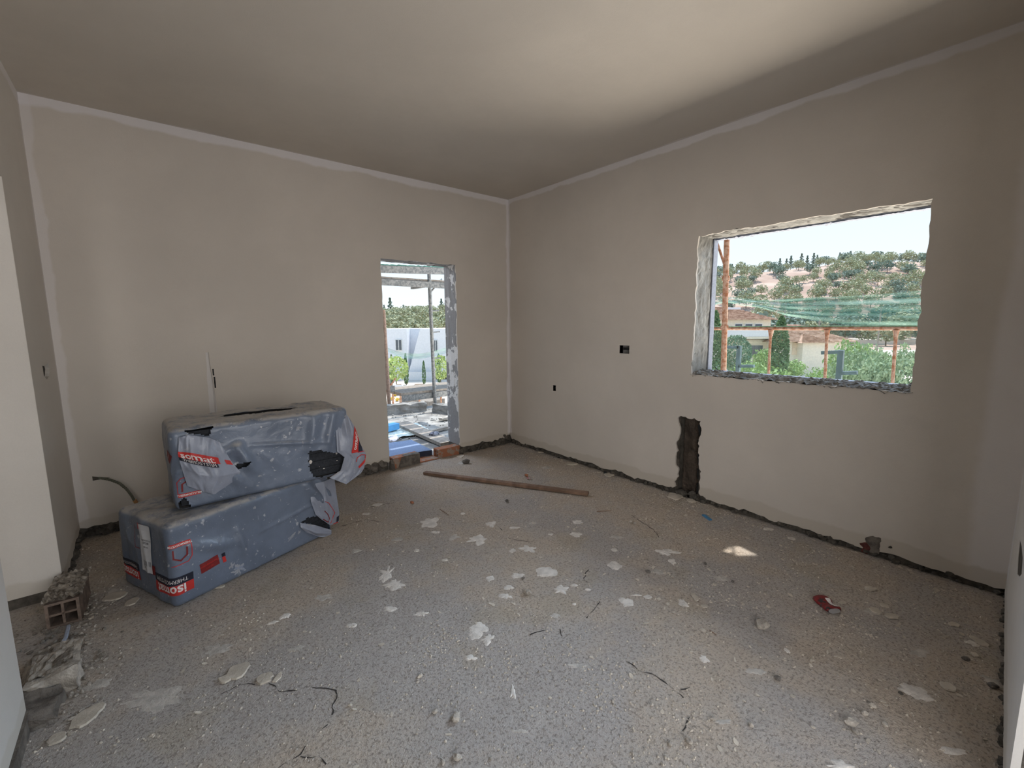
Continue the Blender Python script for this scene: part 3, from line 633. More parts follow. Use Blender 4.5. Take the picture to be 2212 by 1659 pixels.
# flap and icon on the right end of the lower pack
def lp(px, py, out): return hpl(px, py, low.o-low.w*out, low.w)
g1 = patch([[lp(668, 1048, .0), lp(700, 1040, .02), lp(722, 1030, -.02)], [lp(672, 1085, .01), lp(705, 1080, .035), lp(728, 1075, .0)], [lp(682, 1112, .01), lp(708, 1115, .03), lp(733, 1108, .0)], [lp(694, 1122, .012), lp(714, 1135, .02), lp(732, 1128, .0)]], 0, 5.)
mbx = MB(); mbx.grid(lambda u, v: g1(u, v), 26, 30); mbx.build('film_flap', M['film2'], lowr, smooth=True)
for pl_, r_, mt_ in (([(.45, .38), (.62, .42), (.80, .62), (.55, .92)], .0022, 'red'), ([(.38, .55), (.52, .62), (.56, .76), (.40, .90), (.22, .86)], .003, 'dred')):
    mbx = MB()
    for a, b in zip(pl_[:-1], pl_[1:]): mbx.tube([g1(a[0], a[1], .004), g1(b[0], b[1], .004)], r_, 5)
    mbx.build('printed_hexagon', M[mt_], lowr)
mbx = MB(); mbx.grid(strip(g1, (.86, .80), (1.0, .76), (.84, .96), (.98, .94), .004), 4, 4); mbx.build('printed_band', M['blk'], lowr)
mbx = MB(); mbx.grid(strip(g1, (.68, .97), (.95, .95), (.66, 1.05), (.9, 1.04), .004), 4, 4); mbx.build('printed_band', M['red'], lowr)
g2 = patch([[lp(648, 1130, .004), lp(680, 1134, .02), lp(716, 1145, .02)], [lp(650, 1140, .012), lp(684, 1150, .03), lp(716, 1152, .02)], [lp(662, 1150, .002), lp(690, 1160, .008), lp(714, 1160, .006)]], 0, 6.)
mbx = MB(); mbx.grid(lambda u, v: g2(u, v), 20, 12); mbx.build('film_flap', M['film2'], lowr, smooth=True)

# ------------------------------------------------------------------ things on the floor
def rock(c, r, seed, sq=(1, 1, .6), mt='stone', sub=2):
    bm = bmesh.new(); bmesh.ops.create_icosphere(bm, subdivisions=sub, radius=1)
    V = []
    for v in bm.verts:
        d = v.co.normalized(); k = 1+.45*N(d.x*1.6+seed, d.y*1.6, d.z*1.6+seed)+.12*N(d.x*6, d.y*6+seed, d.z*6); V.append(Vector((d.x*k*r*sq[0], d.y*k*r*sq[1], d.z*k*r*sq[2])))
    zmin = min(v.z for v in V); rot = Matrix.Rotation(seed*1.3, 3, 'Z')
    mb = MB(); mb.add([rot @ v + Vector((c[0], c[1], c[2]-zmin*.8)) for v in V], [tuple(x.index for x in f.verts) for f in bm.faces]); bm.free()
    return mb
def chipmb(c, rx, ry, ang, seed, th=.006, tilt=.05):
    n = 16; top, bot = [], []
    for k in range(n):
        t = 2*PI*k/n; q = 1+.35*N(math.cos(t)*1.5+seed, math.sin(t)*1.5, seed)+.12*N(k*1.3, seed)
        x, y = rx*q*math.cos(t), ry*q*math.sin(t); X, Y = c[0]+x*math.cos(ang)-y*math.sin(ang), c[1]+x*math.sin(ang)+y*math.cos(ang)
        z = fh(c[0], c[1])+.001+tilt*(x+rx)*.5
        bot.append((X, Y, z)); top.append((c[0]+(X-c[0])*.93, c[1]+(Y-c[1])*.93, z+th*(1+.3*N(k*.7, seed))))
    mb = MB(); mb.add(bot+top+[(c[0], c[1], fh(c[0], c[1])+.001+tilt*rx*.5+th*1.1)], [(k, (k+1) % n, n+(k+1) % n, n+k) for k in range(n)]+[(n+k, n+(k+1) % n, 2*n) for k in range(n)]+[tuple(range(n))[::-1]])
    return mb
CH = [(190,1548,50,38,'pale plaster chip by the left wall, largest near the broken brick'),(123,1597,34,20,'small white plaster chip beside the foot of the near left wall'),(515,1450,46,28,'flat tan slab chip at the end of the floor crack, left of its neighbour'),
 (487,1468,30,14,'small flat chip tucked against the larger slab chip'),(573,1466,32,22,'flat tan slab chip right where the crack starts'),(600,1464,14,22,'narrow slab sliver standing against a flat chip'),
 (1501,1290,12,16,'rounded beige chip above the ring-shaped plaster splash'),(1521,1309,14,7,'thin beige chip right of the ring-shaped splash'),(1890,1320,18,12,'oval pale chip between the red can and the right wall'),
 (1927,1333,26,9,'long pale plaster sliver lying towards the right corner'),(1910,1308,16,8,'small pale chip above the long sliver near the right wall'),(2047,1486,26,16,'oval pale chip right of the big white splash near the right wall'),
 (2118,1388,20,18,'beige chip on the gravel close to the right wall'),(1880,1273,24,7,'thin white flake in front of the right wall base'),(1316,1026,22,9,'broken plaster flake next to the black hole at the wall foot'),
 (1458,1074,32,14,'larger grey-brown flake lying below the dark wall slot'),(1493,1083,16,9,'crumbled flake at the mouth of the dark wall slot'),(995,986,16,7,'flat beige chip beside the right doorway brick'),
 (1236,1003,24,5,'thin plaster splinter at the foot of the window wall'),(1168,977,14,4,'tiny white flake near the room corner'),(2060,1350,20,8,'pale yellow flake on gravel near the right corner'),
 (470,1268,30,9,'white flake lying beside the lower pack'),(247,1290,40,16,'pale ochre plaster flake in the shade left of the packs'),(285,1302,24,12,'small ochre flake between the shaded flake and the pack'),
 (2105,1415,14,8,'small chip next to the right wall foot'),(1820,1302,18,5,'narrow flake right of the red can')]
for i, (px, py, wp, hp, lb) in enumerate(CH):
    c, rx, ry, an = foot(px, py, wp, hp)
    tag(chipmb(c, rx, ry, an, i*2.1, .007 if wp > 20 else .004, .06).build('plaster_chip', M['chip']), lb, 'chip')
ST = [(1647,1354,34,'stone','big tan stone right of centre on the floor'),(1680,1467,15,'darkstone','dark rounded stone on the pale floor towards the right'),(1488,1603,18,'stone','angular pale stone near the bottom edge, larger of a pair'),(1447,1608,13,'stone','rounded pebble left of the angular pale stone'),
 (1868,1545,14,'stone','pebble of a close pair right of the floor centre'),(1885,1528,14,'stone','upper pebble of the close pair near the right side'),(985,1553,28,'stone','crumbly pale lump in the lower middle of the floor'),(940,1540,14,'stone','smaller lump left of the crumbly pale lump'),
 (987,1638,24,'stone','pale lump at the bottom edge, right of two pebbles'),(957,1648,14,'stone','pebble at the bottom edge beside a pale lump'),(908,1462,12,'chip','white pebble right of the long floor crack'),(757,1525,9,'chip','small white pebble near the crack junction'),
 (1137,1029,10,'terracotta','small brick crumb behind the brown plank'),(1095,1084,9,'darkstone','small black clod in front of the brown plank'),(1007,1001,17,'darkstone','dark crumbly clod between doorway and plank'),(890,1087,10,'terracotta','reddish brick crumb in front of the doorway'),
 (1362,1128,9,'stone','tan pebble of two near the floor middle'),(1372,1131,8,'stone','second tan pebble touching another near the floor middle'),(1400,1237,11,'darkstone','brown clod behind the white tailed splash'),(1523,1219,9,'darkstone','small brown clod left of the sun patch'),
 (1583,1258,8,'darkstone','dark little clod below the sun patch'),(1838,1565,30,'stone','elongated brown lump near the lower right'),(1848,1585,14,'stone','round pebble under the elongated brown lump'),(1912,1567,14,'stone','flat pebble right of the elongated brown lump'),
 (2145,1485,22,'darkstone','black clod against the foot of the right wall'),(2085,1425,14,'darkstone','dark clod among gravel near the right wall'),(1324,1516,9,'stone','brown pebble below the middle floor crack'),(1408,1522,9,'stone','round pebble left of the lower crack'),
 (1541,1555,12,'stone','pebble of the gravel trail near the lower crack'),(1366,1628,10,'stone','upright pebble near the bottom edge'),(1000,1128,7,'stone','tiny stone behind the largest white splash'),(1130,1250,8,'darkstone','brown clod beside the white oval splash'),
 (1140,1282,18,'stone','wedge-shaped clod below the oval splash'),(640,1620,8,'stone','small pebble on the bare left foreground'),(1060,1640,9,'stone','small pebble at the bottom right of the pale lump'),(1945,1500,10,'darkstone','dark crumb left of the big right splash'),
 (1307,1023,9,'black','black clod at the mouth of the hole in the window wall foot'),(1382,1310,6,'stone','pebble under the tailed splash'),(1390,1395,7,'stone','pebble in mid floor below the tailed splash'),(1622,1568,12,'stone','rounded stone above the bottom edge right of the pebble trail')]
for i, (px, py, wp, mt_, lb) in enumerate(ST):
    c, rx, ry, an = foot(px, py, wp, wp); c.z = fh(c.x, c.y)-.001
    tag(rock(c, rx*.95, i*1.7, (1, .75, .5 if wp > 20 else .65)).build('stone' if mt_ != 'terracotta' else 'brick_crumb', M[mt_]), lb, 'stone')
# fine gravel and dust crumbs nobody could count
mbx = MB(); OC = [(1,0,0),(-1,0,0),(0,1,0),(0,-1,0),(0,0,1)]
def crumb(mb, x, y, r):
    a = random.uniform(0, PI); ca, sa = math.cos(a), math.sin(a); z = fh(x, y); P = []
    for (p, q, s_) in OC:
        p *= r*random.uniform(.7, 1.3); q *= r*random.uniform(.6, 1.1); P.append((x+p*ca-q*sa, y+p*sa+q*ca, z+s_*r*random.uniform(.7, 1.1)))
    mb.add(P, [(0,2,4),(2,1,4),(1,3,4),(3,0,4)])
mby = MB()
for i in range(26000):
    x = random.uniform(XL, -.01); y = random.uniform(ey(x)+.01, -.02)
    d = N(x*2.1, y*2.1, 8)+.5*N(x*7, y*7, 3)
    near = min(-x, abs(y-ey(x)), abs(y), x-XL)
    if random.random() > .45+d*1.1+(.5 if near < .25 else 0): continue
    if near > .03 and -3.5 < x < -2.35 and -1.4 < y < -.55: continue
    r = random.choice((.0013, .0016, .002, .0026, .0034, .0042, .006))*random.uniform(.8, 1.2)
    crumb(mbx if random.random() < .55 else mby, x, y, r)
for (px, py, k, sp) in ((1090,1445,50,.05),(1345,1480,50,.06),(1500,1545,60,.05),(950,1400,60,.07),(1590,1300,30,.05),(1240,1420,40,.07),(2000,1400,90,.2),(2080,1550,90,.2),(560,1340,30,.06),(1110,1340,50,.1),(1450,1650,60,.06),(1300,1510,40,.06),(1860,1350,40,.05),(940,1380,40,.06),(1480,1080,90,.09),(1130,1030,30,.08)):
    c = hz(px, py)
    for _ in range(k):
        x = min(-.01, c.x+random.gauss(0, sp)); y = min(-.02, max(ey(x)+.02, c.y+random.gauss(0, sp))); crumb(mbx, x, y, random.uniform(.002, .0065))
mbf = MB()
for i in range(1500):
    x = random.uniform(XL+.05, -.02) if i % 2 else -random.random()**2*1.6-.02; y = random.uniform(ey(x)+.02, -.03)
    if -3.55 < x < -2.2 and -1.5 < y < -.5: continue
    r = random.choice((.004, .005, .006, .008, .011))*random.uniform(.8, 1.3); a = random.uniform(0, PI); el = random.uniform(.3, .9); z = fh(x, y); n = 7
    top = [(x+r*math.cos(a)*math.cos(t)*q-r*el*math.sin(a)*math.sin(t)*q, y+r*math.sin(a)*math.cos(t)*q+r*el*math.cos(a)*math.sin(t)*q, z+.0025+.25*r*math.cos(t)*(i % 3)/2) for t, q in [(2*PI*k/n, random.uniform(.7, 1.15)) for k in range(n)]]
    mbf.add(top+[(p[0], p[1], p[2]-.003) for p in top], [tuple(range(n))]+[(k, k+n, (k+1) % n+n, (k+1) % n) for k in range(n)])
stuff(mbf.build('plaster_flakes', M['chip']), 'small flat plaster flakes littering the screed, densest towards the window wall', 'flakes')
stuff(mbx.build('gravel', M['chip']), 'fine pale plaster crumbs scattered all over the screed', 'gravel')
stuff(mby.build('gravel', M['stone']), 'fine dark grit scattered over the whole concrete floor', 'gravel')
# ragged mortar left at the wall feet
def lumps(parent, fn, a0, a1, n, r0, r1, mt, zmax=.06, out=.0):
    mb = MB()
    for i in range(n):
        a = random.uniform(a0, a1); p = Vector(fn(a, 0, out)); r = random.uniform(r0, r1)
        p.z = random.uniform(0, zmax); q = rock((p.x, p.y, p.z-r*.4), r, i*1.9, (1, 1, .8), sub=1); mb.add(q.v, q.f)
    return stuff(mb.build('mortar_crumbs', mt, parent))
lumps(wall_back, fA, -.68, -.03, 36, .012, .035, M['core'], .05, .006); lumps(wall_back, fA, -.10, -.01, 10, .02, .04, M['core'], .11, .01)
lumps(wall_back, fA, -2.45, -1.58, 46, .02, .05, M['mortar'], .085, .004); lumps(wall_back, fA, -3.7, -2.45, 60, .015, .04, M['core'], .06, .006)
lumps(wall_right, fB, -4.0, -2.4, 70, .010, .024, M['core'], .03, .01); lumps(wall_right, fB, -2.12, -.02, 80, .010, .024, M['core'], .03, .01)
lumps(wall_right, fB, -2.42, -2.12, 26, .012, .03, M['core'], .04, .012)
lumps(wall_front, fE, -1.6, -.02, 60, .008, .022, M['core'], .025, .004); lumps(wall_left, fC, -.80, -.02, 40, .012, .03, M['core'], .05, .004)
yz = lambda L_: [(hx(x, y, 0).y, hx(x, y, 0).z) for x, y in L_]
panel('broken_patch', fB, jag(yz(((1869, 1162), (1886, 1157), (1903, 1163), (1901, 1180), (1898, 1202), (1876, 1198), (1880, 1182), (1872, 1172))), .008, .006, 3.), [], -.0008, .004, M['mortar'], wall_right)
panel('brick_patch', fB, jag(yz(((1857, 1174), (1871, 1172), (1879, 1184), (1874, 1196), (1860, 1190), (1866, 1182))), .006, .004, 6.), [], -.0012, .004, mat('old_red', (.10, .03, .025), .9, .3, 60), wall_right)
c = hx(1924, 1184, 0); mb = rock((-.002, c.y, c.z), .012, 3, (.4, 1.2, .6), sub=1); mb.build('broken_patch', M['core'], wall_right)

# plank, sticks, wrapper, clip, can
a, b = hz(917, 1022, .012), hz(1271, 1068, .012)
d = (b-a).normalized(); sd = Vector((d.y, -d.x, 0))
pk_ = tag(MB().bar(a+sd*.0-Vector((0,0,-.004)), b+Vector((0,0,.006)), .052, .026).build('wooden_plank', M['wood']), 'long narrow brown wooden plank lying on the floor near the room corner', 'plank')
bv = pk_.modifiers.new('b', 'BEVEL'); bv.width = .003; bv.segments = 1
for (x0, y0, x1, y1, r, lb) in ((1289,1105,1321,1103,.0028,'thin dark twig lying on the middle of the floor'),(950,1100,970,1113,.0022,'short dark splinter in front of the doorway'),(1533,1362,1548,1372,.002,'tiny dark splinter left of the big tan stone')):
    p, q = hz(x0, y0, .004), hz(x1, y1, .004); tag(MB().tube([p, p.lerp(q, .5)+Vector((0, 0, .001)), q], [r, r*1.1, r*.6], 6).build('twig', M['wood']), lb, 'twig')
a, b = hz(1519, 1112, .006), hz(1535, 1123, .006)
cl = tag(MB().bar(a, b, .022, .010).build('blue_clip', M['clip']), 'small blue plastic clip on the floor in front of the dark wall slot', 'clip')
MB().bar(a.lerp(b, .2)+Vector((0,0,.007)), a.lerp(b, .5)+Vector((0,0,.007)), .014, .004).build('clip_tab', M['clip'], cl)
c = hz(1785, 1312)
canr = empty('crushed_can', (c.x, c.y, fh(c.x, c.y)), 'crushed red and black drinks can lying on the floor near the right wall', 'can')
dd = (hz(1803, 1325)-hz(1765, 1290)); dd.z = 0; hl = dd.length/2*.86; dd.normalize(); sd = Vector((-dd.y, dd.x, 0))
def canf(u, v, k=1.):
    t = (u-.5)*2*hl; a_ = 2*PI*v; wdt = .047*(1-.35*abs(2*u-1)**3)*k*(1+.18*math.sin(7*u+1))*(.9 if u < .98 else .8)
    return Vector((c.x, c.y, .017)) + dd*t + sd*math.cos(a_)*wdt + Vector((0, 0, (math.sin(a_)*.014+.003*N(u*8, v*8))*k + .004*math.sin(u*9)))
mb = MB(); mb.grid(lambda u, v: canf(u, v), 22, 20); mb.build('can_body', mat('can_red', (.26, .02, .02), .35, .3, 45, .4, 60, col2=(.03, .02, .02), thr=(.53, .56)), canr, smooth=True)
for u in (0, 1): 
    q = [canf(u, k/20) for k in range(20)]; cc = sum(q, Vector())/20; mb = MB(); mb.add(q+[cc], [(k, (k+1) % 20, 20) for k in range(20)]); mb.build('can_end', mat('aluminium', (.55, .56, .58), .3, .1, metal=.8), canr)
mb = MB(); mb.grid(lambda u, v: canf(.25+.6*u, .12+.10*v, 1.05), 12, 3); mb.build('can_stripe', M['wht'], canr)
c = hz(1142, 1033, .01)
wr = tag(rock((c.x, c.y, 0), .022, 4, (1.3, .6, .5)).build('crumpled_wrapper', mat('pink_wrapper', (.42, .36, .34), .6, .2, 60, col2=(.36, .08, .08), thr=(.52, .56))), 'crumpled pinkish wrapper lying just behind the brown plank', 'wrapper')
# hollow bricks in the doorway
def hollow_brick(o, ax, ay, L_, W_, H_, label, mt, nh=2, wall=.012):
    root = empty('hollow_brick', o, label, 'brick')
    Mx = Matrix((ax, ay, Vector((0, 0, 1)))).transposed().to_4x4(); Mx.translation = Vector(o)
    mb = MB(); mb.box((0, 0, 0), (L_, W_, wall), Mx).box((0, 0, H_-wall), (L_, W_, H_), Mx).box((0, 0, wall), (L_, wall, H_-wall), Mx).box((0, W_-wall, wall), (L_, W_, H_-wall), Mx)
    mb.build('brick_shell', mt, root)
    mb = MB(); mb.box((.004, wall, H_/2-.005), (L_-.004, W_-wall, H_/2+.005), Mx).box((.004, W_/2-.005, wall), (L_-.004, W_/2+.005, H_-wall), Mx); mb.build('brick_web', mt, root)
    MB().box((L_*.45, wall, wall), (L_*.5, W_-wall, H_-wall), Mx).build('brick_core', M['core'], root)
    return root, Mx
r_, Mx = hollow_brick((-1.50, -.005, .0), Vector((1, .02, 0)).normalized(), Vector((-.02, 1, 0)).normalized(), .29, .10, .105, 'hollow clay brick in the doorway, left one half smeared with grey mortar', M['terracotta'])
mb = MB(); mb.grid(lambda u, v: Mx @ Vector((.085+.205*u-.04*(1-v)*(1-u), -.006-.003*N(u*5, v*5), .107*v)), 12, 8); mb.grid(lambda u, v: Mx @ Vector((.12+.17*u, -.006+.07*v, .108+.002*N(u*6, v*6))), 8, 6); mb.build('mortar_smear', M['mortar'], r_)
mb = rock((-1.52, -.01, -.02), .055, 5, (.5, .7, 1.3)); mb.build('mortar_lump', M['mortar'], r_)
r_, Mx = hollow_brick((-.985, .01, 0), Vector((1, .0, 0)), Vector((0, 1, 0)), .27, .10, .095, 'hollow clay brick in the doorway, right one with open holes towards the gap', M['terracotta'])
mb = rock((-.70, .0, -.01), .05, 6, (.7, .5, .9)); mb.build('mortar_lump', M['core'], r_)
MB().box((-1.22, -.005, -.02), (-.99, .22, .012)).build('threshold_rubble', M['terracotta'], floor)
# broken masonry across the left opening
ax = Vector((.06, 1, 0)).normalized(); ay = Vector((-1, .06, 0)).normalized()
r_, Mx = hollow_brick((-3.655, -1.165, 0), ax, ay, .26, .12, .125, 'broken hollow brick with four open holes in the left opening', mat('pale_brick', (.19, .14, .11), .9, .25, 20, .6, 60))
mb = MB(); mb.grid(lambda u, v: Mx @ Vector((-.01+.31*u, -.012+.14*v, .123+.02*abs(N(u*9, v*6, 2))+.018*N(u*20, v*20)+.012)), 24, 14); mb.build('mortar_bed', M['rubble2'], r_)
def chunk(o, sz, seed, label, mt, ang=0., top=None):
    bm = bmesh.new(); bmesh.ops.create_cube(bm, size=1); bmesh.ops.subdivide_edges(bm, edges=bm.edges[:], cuts=7, use_grid_fill=True)
    rot = Matrix.Rotation(ang, 3, 'Z'); V = []
    for v in bm.verts:
        p = Vector((v.co.x*sz[0], v.co.y*sz[1], (v.co.z+.5)*sz[2])); k = Vector((N(p.x*14+seed, p.y*14, p.z*14), N(p.x*14, p.y*14+seed, p.z*14), N(p.x*14, p.y*14, p.z*14+seed)))
        f = .028 if v.co.z > -.45 else .0
        V.append(rot @ (p+k*f) + Vector(o))
    mb = MB(); mb.add(V, [tuple(q.index for q in f_.verts) for f_ in bm.faces]); bm.free()
    ob = mb.build('masonry_chunk', mt); tag(ob, label, 'rubble')
    if top: m2 = MB(); m2.grid(lambda u, v: Vector(o)+rot @ Vector(((u-.5)*sz[0]*.8, (v-.5)*sz[1]*.85, sz[2]+.006+.012*N(u*7+seed, v*7))), 14, 14); m2.build('plaster_top', M['rubble2'], ob)
    return ob
chunk((-3.70, -1.60, 0), (.15, .24, .085), 2., 'broken masonry block with a pale plaster top in the left opening', M['stone'], .05, True)
chunk((-3.73, -1.80, 0), (.12, .16, .05), 5., 'low dark masonry stub against the near left wall end', M['mortar'], .0)
mb = MB(); mb.tube([(-3.70, -1.19, .006), (-3.70, -1.30, .006), (-3.72, -1.38, .005)], .008, 6); tag(mb.build('pipe_piece', M['eps']), 'short pale grey pipe running from the broken brick along the opening', 'pipe')
mb = MB()
for i in range(260):
    y = random.uniform(-1.85, -.85); x = -3.72+random.gauss(0, .07)
    q = rock((x, y, fh(x, y)), random.uniform(.004, .016), i*.77, (1, .7, .5), sub=1); mb.add(q.v, q.f)
stuff(mb.build('rubble', M['rubble2']), 'loose brick and mortar rubble strewn along the left opening', 'rubble')
mb = MB()
for i in range(120):
    y = random.uniform(-2.0, -.9); x = -3.62+random.gauss(0, .05)
    q = rock((x, y, fh(x, y)), random.uniform(.004, .012), i*.57, (1, .7, .5), sub=1); mb.add(q.v, q.f)
stuff(mb.build('rubble', M['stone']), 'grey grit spread in front of the left opening', 'rubble')
#EXTERIOR
# ------------------------------------------------------------------ outside: terrace in front of the doorway
ZG = -3.0
RH = _r.copy(); FH = Vector((_sy, _cy, 0))
mbx = MB(); mbx.grid(lambda u, v: (-4.5+5.6*u, .24+2.75*v, -.03+.012*N(u*9, v*5)+.006*N(u*40, v*20)), 110, 60); tr = struct(mbx.build('terrace_floor', M['terr'], smooth=True))
MB().box((-4.5, .24, -.35), (1.1, 2.99, -.05)).build('terrace_slab', M['terr'], tr)
def kerb(p0, p1, h, seed, lb):
    a, b = hz(*p0, -.02), hz(*p1, -.02); L_ = (b-a).length; an = math.atan2(b.y-a.y, b.x-a.x); c = (a+b)/2
    nn = Vector((-math.sin(an), math.cos(an), 0))
    return chunk(c+nn*.09+Vector((0, 0, -.03)), (L_, .17, h+.03), seed, lb, M['terr'], an)
kerb((828, 897), (922, 887), .14, 3., 'long broken concrete kerb piece at the terrace edge, left of the scaffold pole')
kerb((934, 890), (990, 897), .13, 7., 'shorter broken concrete kerb piece at the terrace edge, right of the scaffold pole')
def zplane(px, py, z): return hz(px, py, z)
# blue-grey insulation board in the doorway
P4 = [hz(838, 986, .07), hz(933, 972, .07), hz(889, 950, .07), hz(800, 962, .07)]
mb = MB(); mb.add(P4+[p-Vector((0, 0, .075)) for p in P4], [(0,1,2,3),(7,6,5,4),(0,4,5,1),(1,5,6,2),(2,6,7,3),(3,7,4,0)]); bd = tag(mb.build('insulation_board', M['blueb']), 'blue-grey insulation board with a dark edge lying just outside the doorway', 'board')
mb = MB(); a, b = P4[0], P4[1]; dn = Vector((0, -.002, 0)); mb.add([a+dn, b+dn, b+dn-Vector((0,0,.075)), a+dn-Vector((0,0,.075))], [(0,1,2,3)]); mb.build('board_edge', M['navy'], bd)
a, b = hz(866, 914, .01), hz(968, 958, .01); tag(MB().bar(a, b, .20, .04).build('scaffold_board', M['plank']), 'long grey scaffold board lying across the terrace', 'board')
a, b = hz(918, 935, .0), hz(972, 922, .0); tag(MB().bar(a, b, .05, .03).build('wooden_batten', M['plank']), 'short pale batten lying across the terrace behind the scaffold board', 'board')
c = hz(938, 948, -.02); tag(MB().tube([c+Vector((-.05, 0, .045)), c+Vector((-.02, .01, .05)), c+Vector((.06, .02, .045))], [.03, .045, .042], 12).build('plastic_roll', mat('roll', (.30, .30, .36), .5, .3, 40, col2=(.03, .03, .05), thr=(.5, .55))), 'small roll of dark and clear plastic lying on the terrace', 'roll')
c = hz(848, 925, .03); tag(MB().bar(c+Vector((-.12, -.03, .02)), c+Vector((.07, .03, .02)), .12, .08).build('blue_tub', M['bluep']), 'bright blue plastic tub piece at the left side of the terrace', 'tub')
mb = MB(); c = hz(868, 935, -.02); mb.grid(lambda u, v: (c.x-.28+.6*u+.1*v, c.y-.25+.6*v, -.012+.02*abs(N(u*5, v*5))+.01*abs(N(u*13, v*13))), 24, 24); tag(mb.build('plastic_sheet', mat('clear_sheet', (.45, .52, .50), .3, .1, 9)), 'crinkled translucent plastic sheet spread on the terrace', 'sheet')
c = hz(850, 950, .0); mb = rock((c.x, c.y, -.01), .07, 8, (1.6, .8, .4), 'stone'); tag(mb.build('plastic_bag', mat('white_bag', (.6, .55, .57), .4, .15, 20)), 'crumpled whitish plastic bag on the terrace beside the blue-grey board', 'bag')
c = hz(962, 905, .0); tag(rock((c.x, c.y, -.02), .09, 12, (1.2, .6, .4)).build('paper_scrap', M['splat2']), 'crumpled paper scrap on the terrace near the right kerb piece', 'scrap')
mb = MB()
for i in range(500):
    x, y = random.uniform(-2, .8), random.uniform(.3, 2.7); q = rock((x, y, -.03), random.uniform(.006, .022), i*.9, (1, .7, .5), sub=1); mb.add(q.v, q.f)
stuff(mb.build('rubble', M['terr']), 'small rubble scattered over the sunny terrace', 'rubble')
# scaffold beyond the terrace
def frame_pole(px0, py0, px1, py1, Y, r, mt, lb, zlow=None, name='scaffold_pole'):
    a, b = hy(px0, py0, Y), hy(px1, py1, Y); d = b-a; k = (b.z-(zlow if zlow is not None else ZG))/-d.z
    root = empty(name, (b+d*k), lb, 'scaffold')
    MB().tube([a-d*.25, b+d*k], r, 12).build('tube', mt, root); return root
YS = 3.25
fr = frame_pole(925.5, 565, 940, 880, YS, .033, M['gsteel'], 'grey scaffold pole standing in the right half of the doorway view')
for py in (672, 718, 775): a = hy(929+(py-600)*.045, py, YS); MB().tube([a, a+Vector((.15, 0, .01))], .012, 6).build('coupler_pin', M['gsteel'], fr)
a, b = hy(931, 630, YS), hy(954, 603, YS+.2); MB().tube([a, b], .016, 8).build('brace', M['gsteel'], fr)
a, b = hy(937, 862, YS), hy(942, 832, YS+.2); MB().tube([a, b], .014, 8).build('brace', M['gsteel'], fr)
fl_ = frame_pole(831, 715, 842, 892, YS, .033, mat('dull_rust', (.26, .18, .14), .8, .2, 30), 'rusty scaffold pole at the left edge of the doorway view')
a, b = hy(833, 847, YS), hy(838, 851, YS); MB().tube([a, b+Vector((.2, .1, .25))], .014, 6).build('brace', M['rust'], fl_)
def deck(lb, z, y0, y1, x0, x1, n, th=.045, side=True, name='scaffold_deck'):
    root = empty(name, ((x0+x1)/2, y0, z), lb, 'scaffold'); wd = (y1-y0)/n; gp = .006 if side else .028
    for i in range(n): MB().box((x0+.05*N(i, z), y0+wd*i+gp, z), (x1-.05*N(z, i), y0+wd*(i+1)-gp, z+th)).build('deck_board', M['plank'], root)
    if side: MB().box((x0, y0-.03, z-.10), (x1, y0-.005, z+.005)).build('deck_rail', M['gsteel'], root)
    for x in [x0+.3+1.2*i for i in range(int((x1-x0)/1.2)+1)]: MB().box((x, y0, z-.06), (x+.05, y1, z-.004)).build('cross_tube', M['gsteel'], root)
    return root
q = hy(900, 826, YS); deck('grey scaffold deck crossing behind the terrace at knee height', q.z-.03, YS+.05, YS+.75, -4.2, .05, 3, .06)
q = hy(980, 838, YS); deck('scaffold deck at knee height right of the grey scaffold pole', q.z-.05, YS+.05, YS+.9, .18, 2.6, 3, .05)
q = hy(900, 608, YS); deck('lower of two scaffold decks overhead in the doorway view', q.z, YS+.0, YS+.95, -4.2, 2.6, 4, .05)
q = hy(900, 592, YS-.4); root = empty('toe_board', q, 'upper narrow toe board crossing high in the doorway view', 'scaffold')
q0_, q1_ = hy(815, 581, YS-.35), hy(965, 586, YS-.35); dv = (q1_-q0_)
MB().bar(q0_-dv*1.5, q1_+dv*1.2, .04, .115).build('board', M['gsteel'], root)
mb = MB(); mb.grid(lambda u, v: q0_-dv*1.5+dv*3.7*u+Vector((0, .0, .058+.02*v*(1+N(u*90)))), 120, 1); mb.build('net_fringe', mat('green_fringe', (.13, .28, .22), .8, .2), root)
od = deck('scaffold deck overhead shading the terrace', 2.95, .45, 2.5, -4.0, 1.2, 7, .04, False)
MB().box((-4.0, .33, 3.0), (1.3, .85, 3.04)).build('deck_board', M['plank'], od)  # extra board out of view, added to stop a sun streak through the doorway
# debris net materials: thin woven mesh, real gaps as transparency
def net_mat(name, col, alpha, sc, stripes=0.):
    mt, t, b = nodes(name); g = NG(t); uv = g.n('ShaderNodeTexCoord').outputs['Object']
    b.inputs['Base Color'].default_value = (*col, 1); b.inputs['Roughness'].default_value = .7
    sp = g.n('ShaderNodeSeparateXYZ'); g.l(uv, sp.inputs[0])
    st = g.math('SINE', g.math('MULTIPLY', sp.outputs[2], sc)); al = g.math('ADD', g.math('MULTIPLY', st, alpha*.35), alpha)
    if stripes:
        nz = g.n('ShaderNodeTexNoise'); nz.inputs['Scale'].default_value = 1.; mp = g.n('ShaderNodeMapping'); g.l(uv, mp.inputs[0]); mp.inputs['Scale'].default_value = (1.2, 1.2, 26); g.l(mp.outputs[0], nz.inputs['Vector'])
        al = g.math('MULTIPLY', al, g.math('ADD', g.math('MULTIPLY', g.step(nz.outputs[0], .4, .62), stripes), 1-stripes*.5))
    g.l(al, b.inputs['Alpha']); return mt
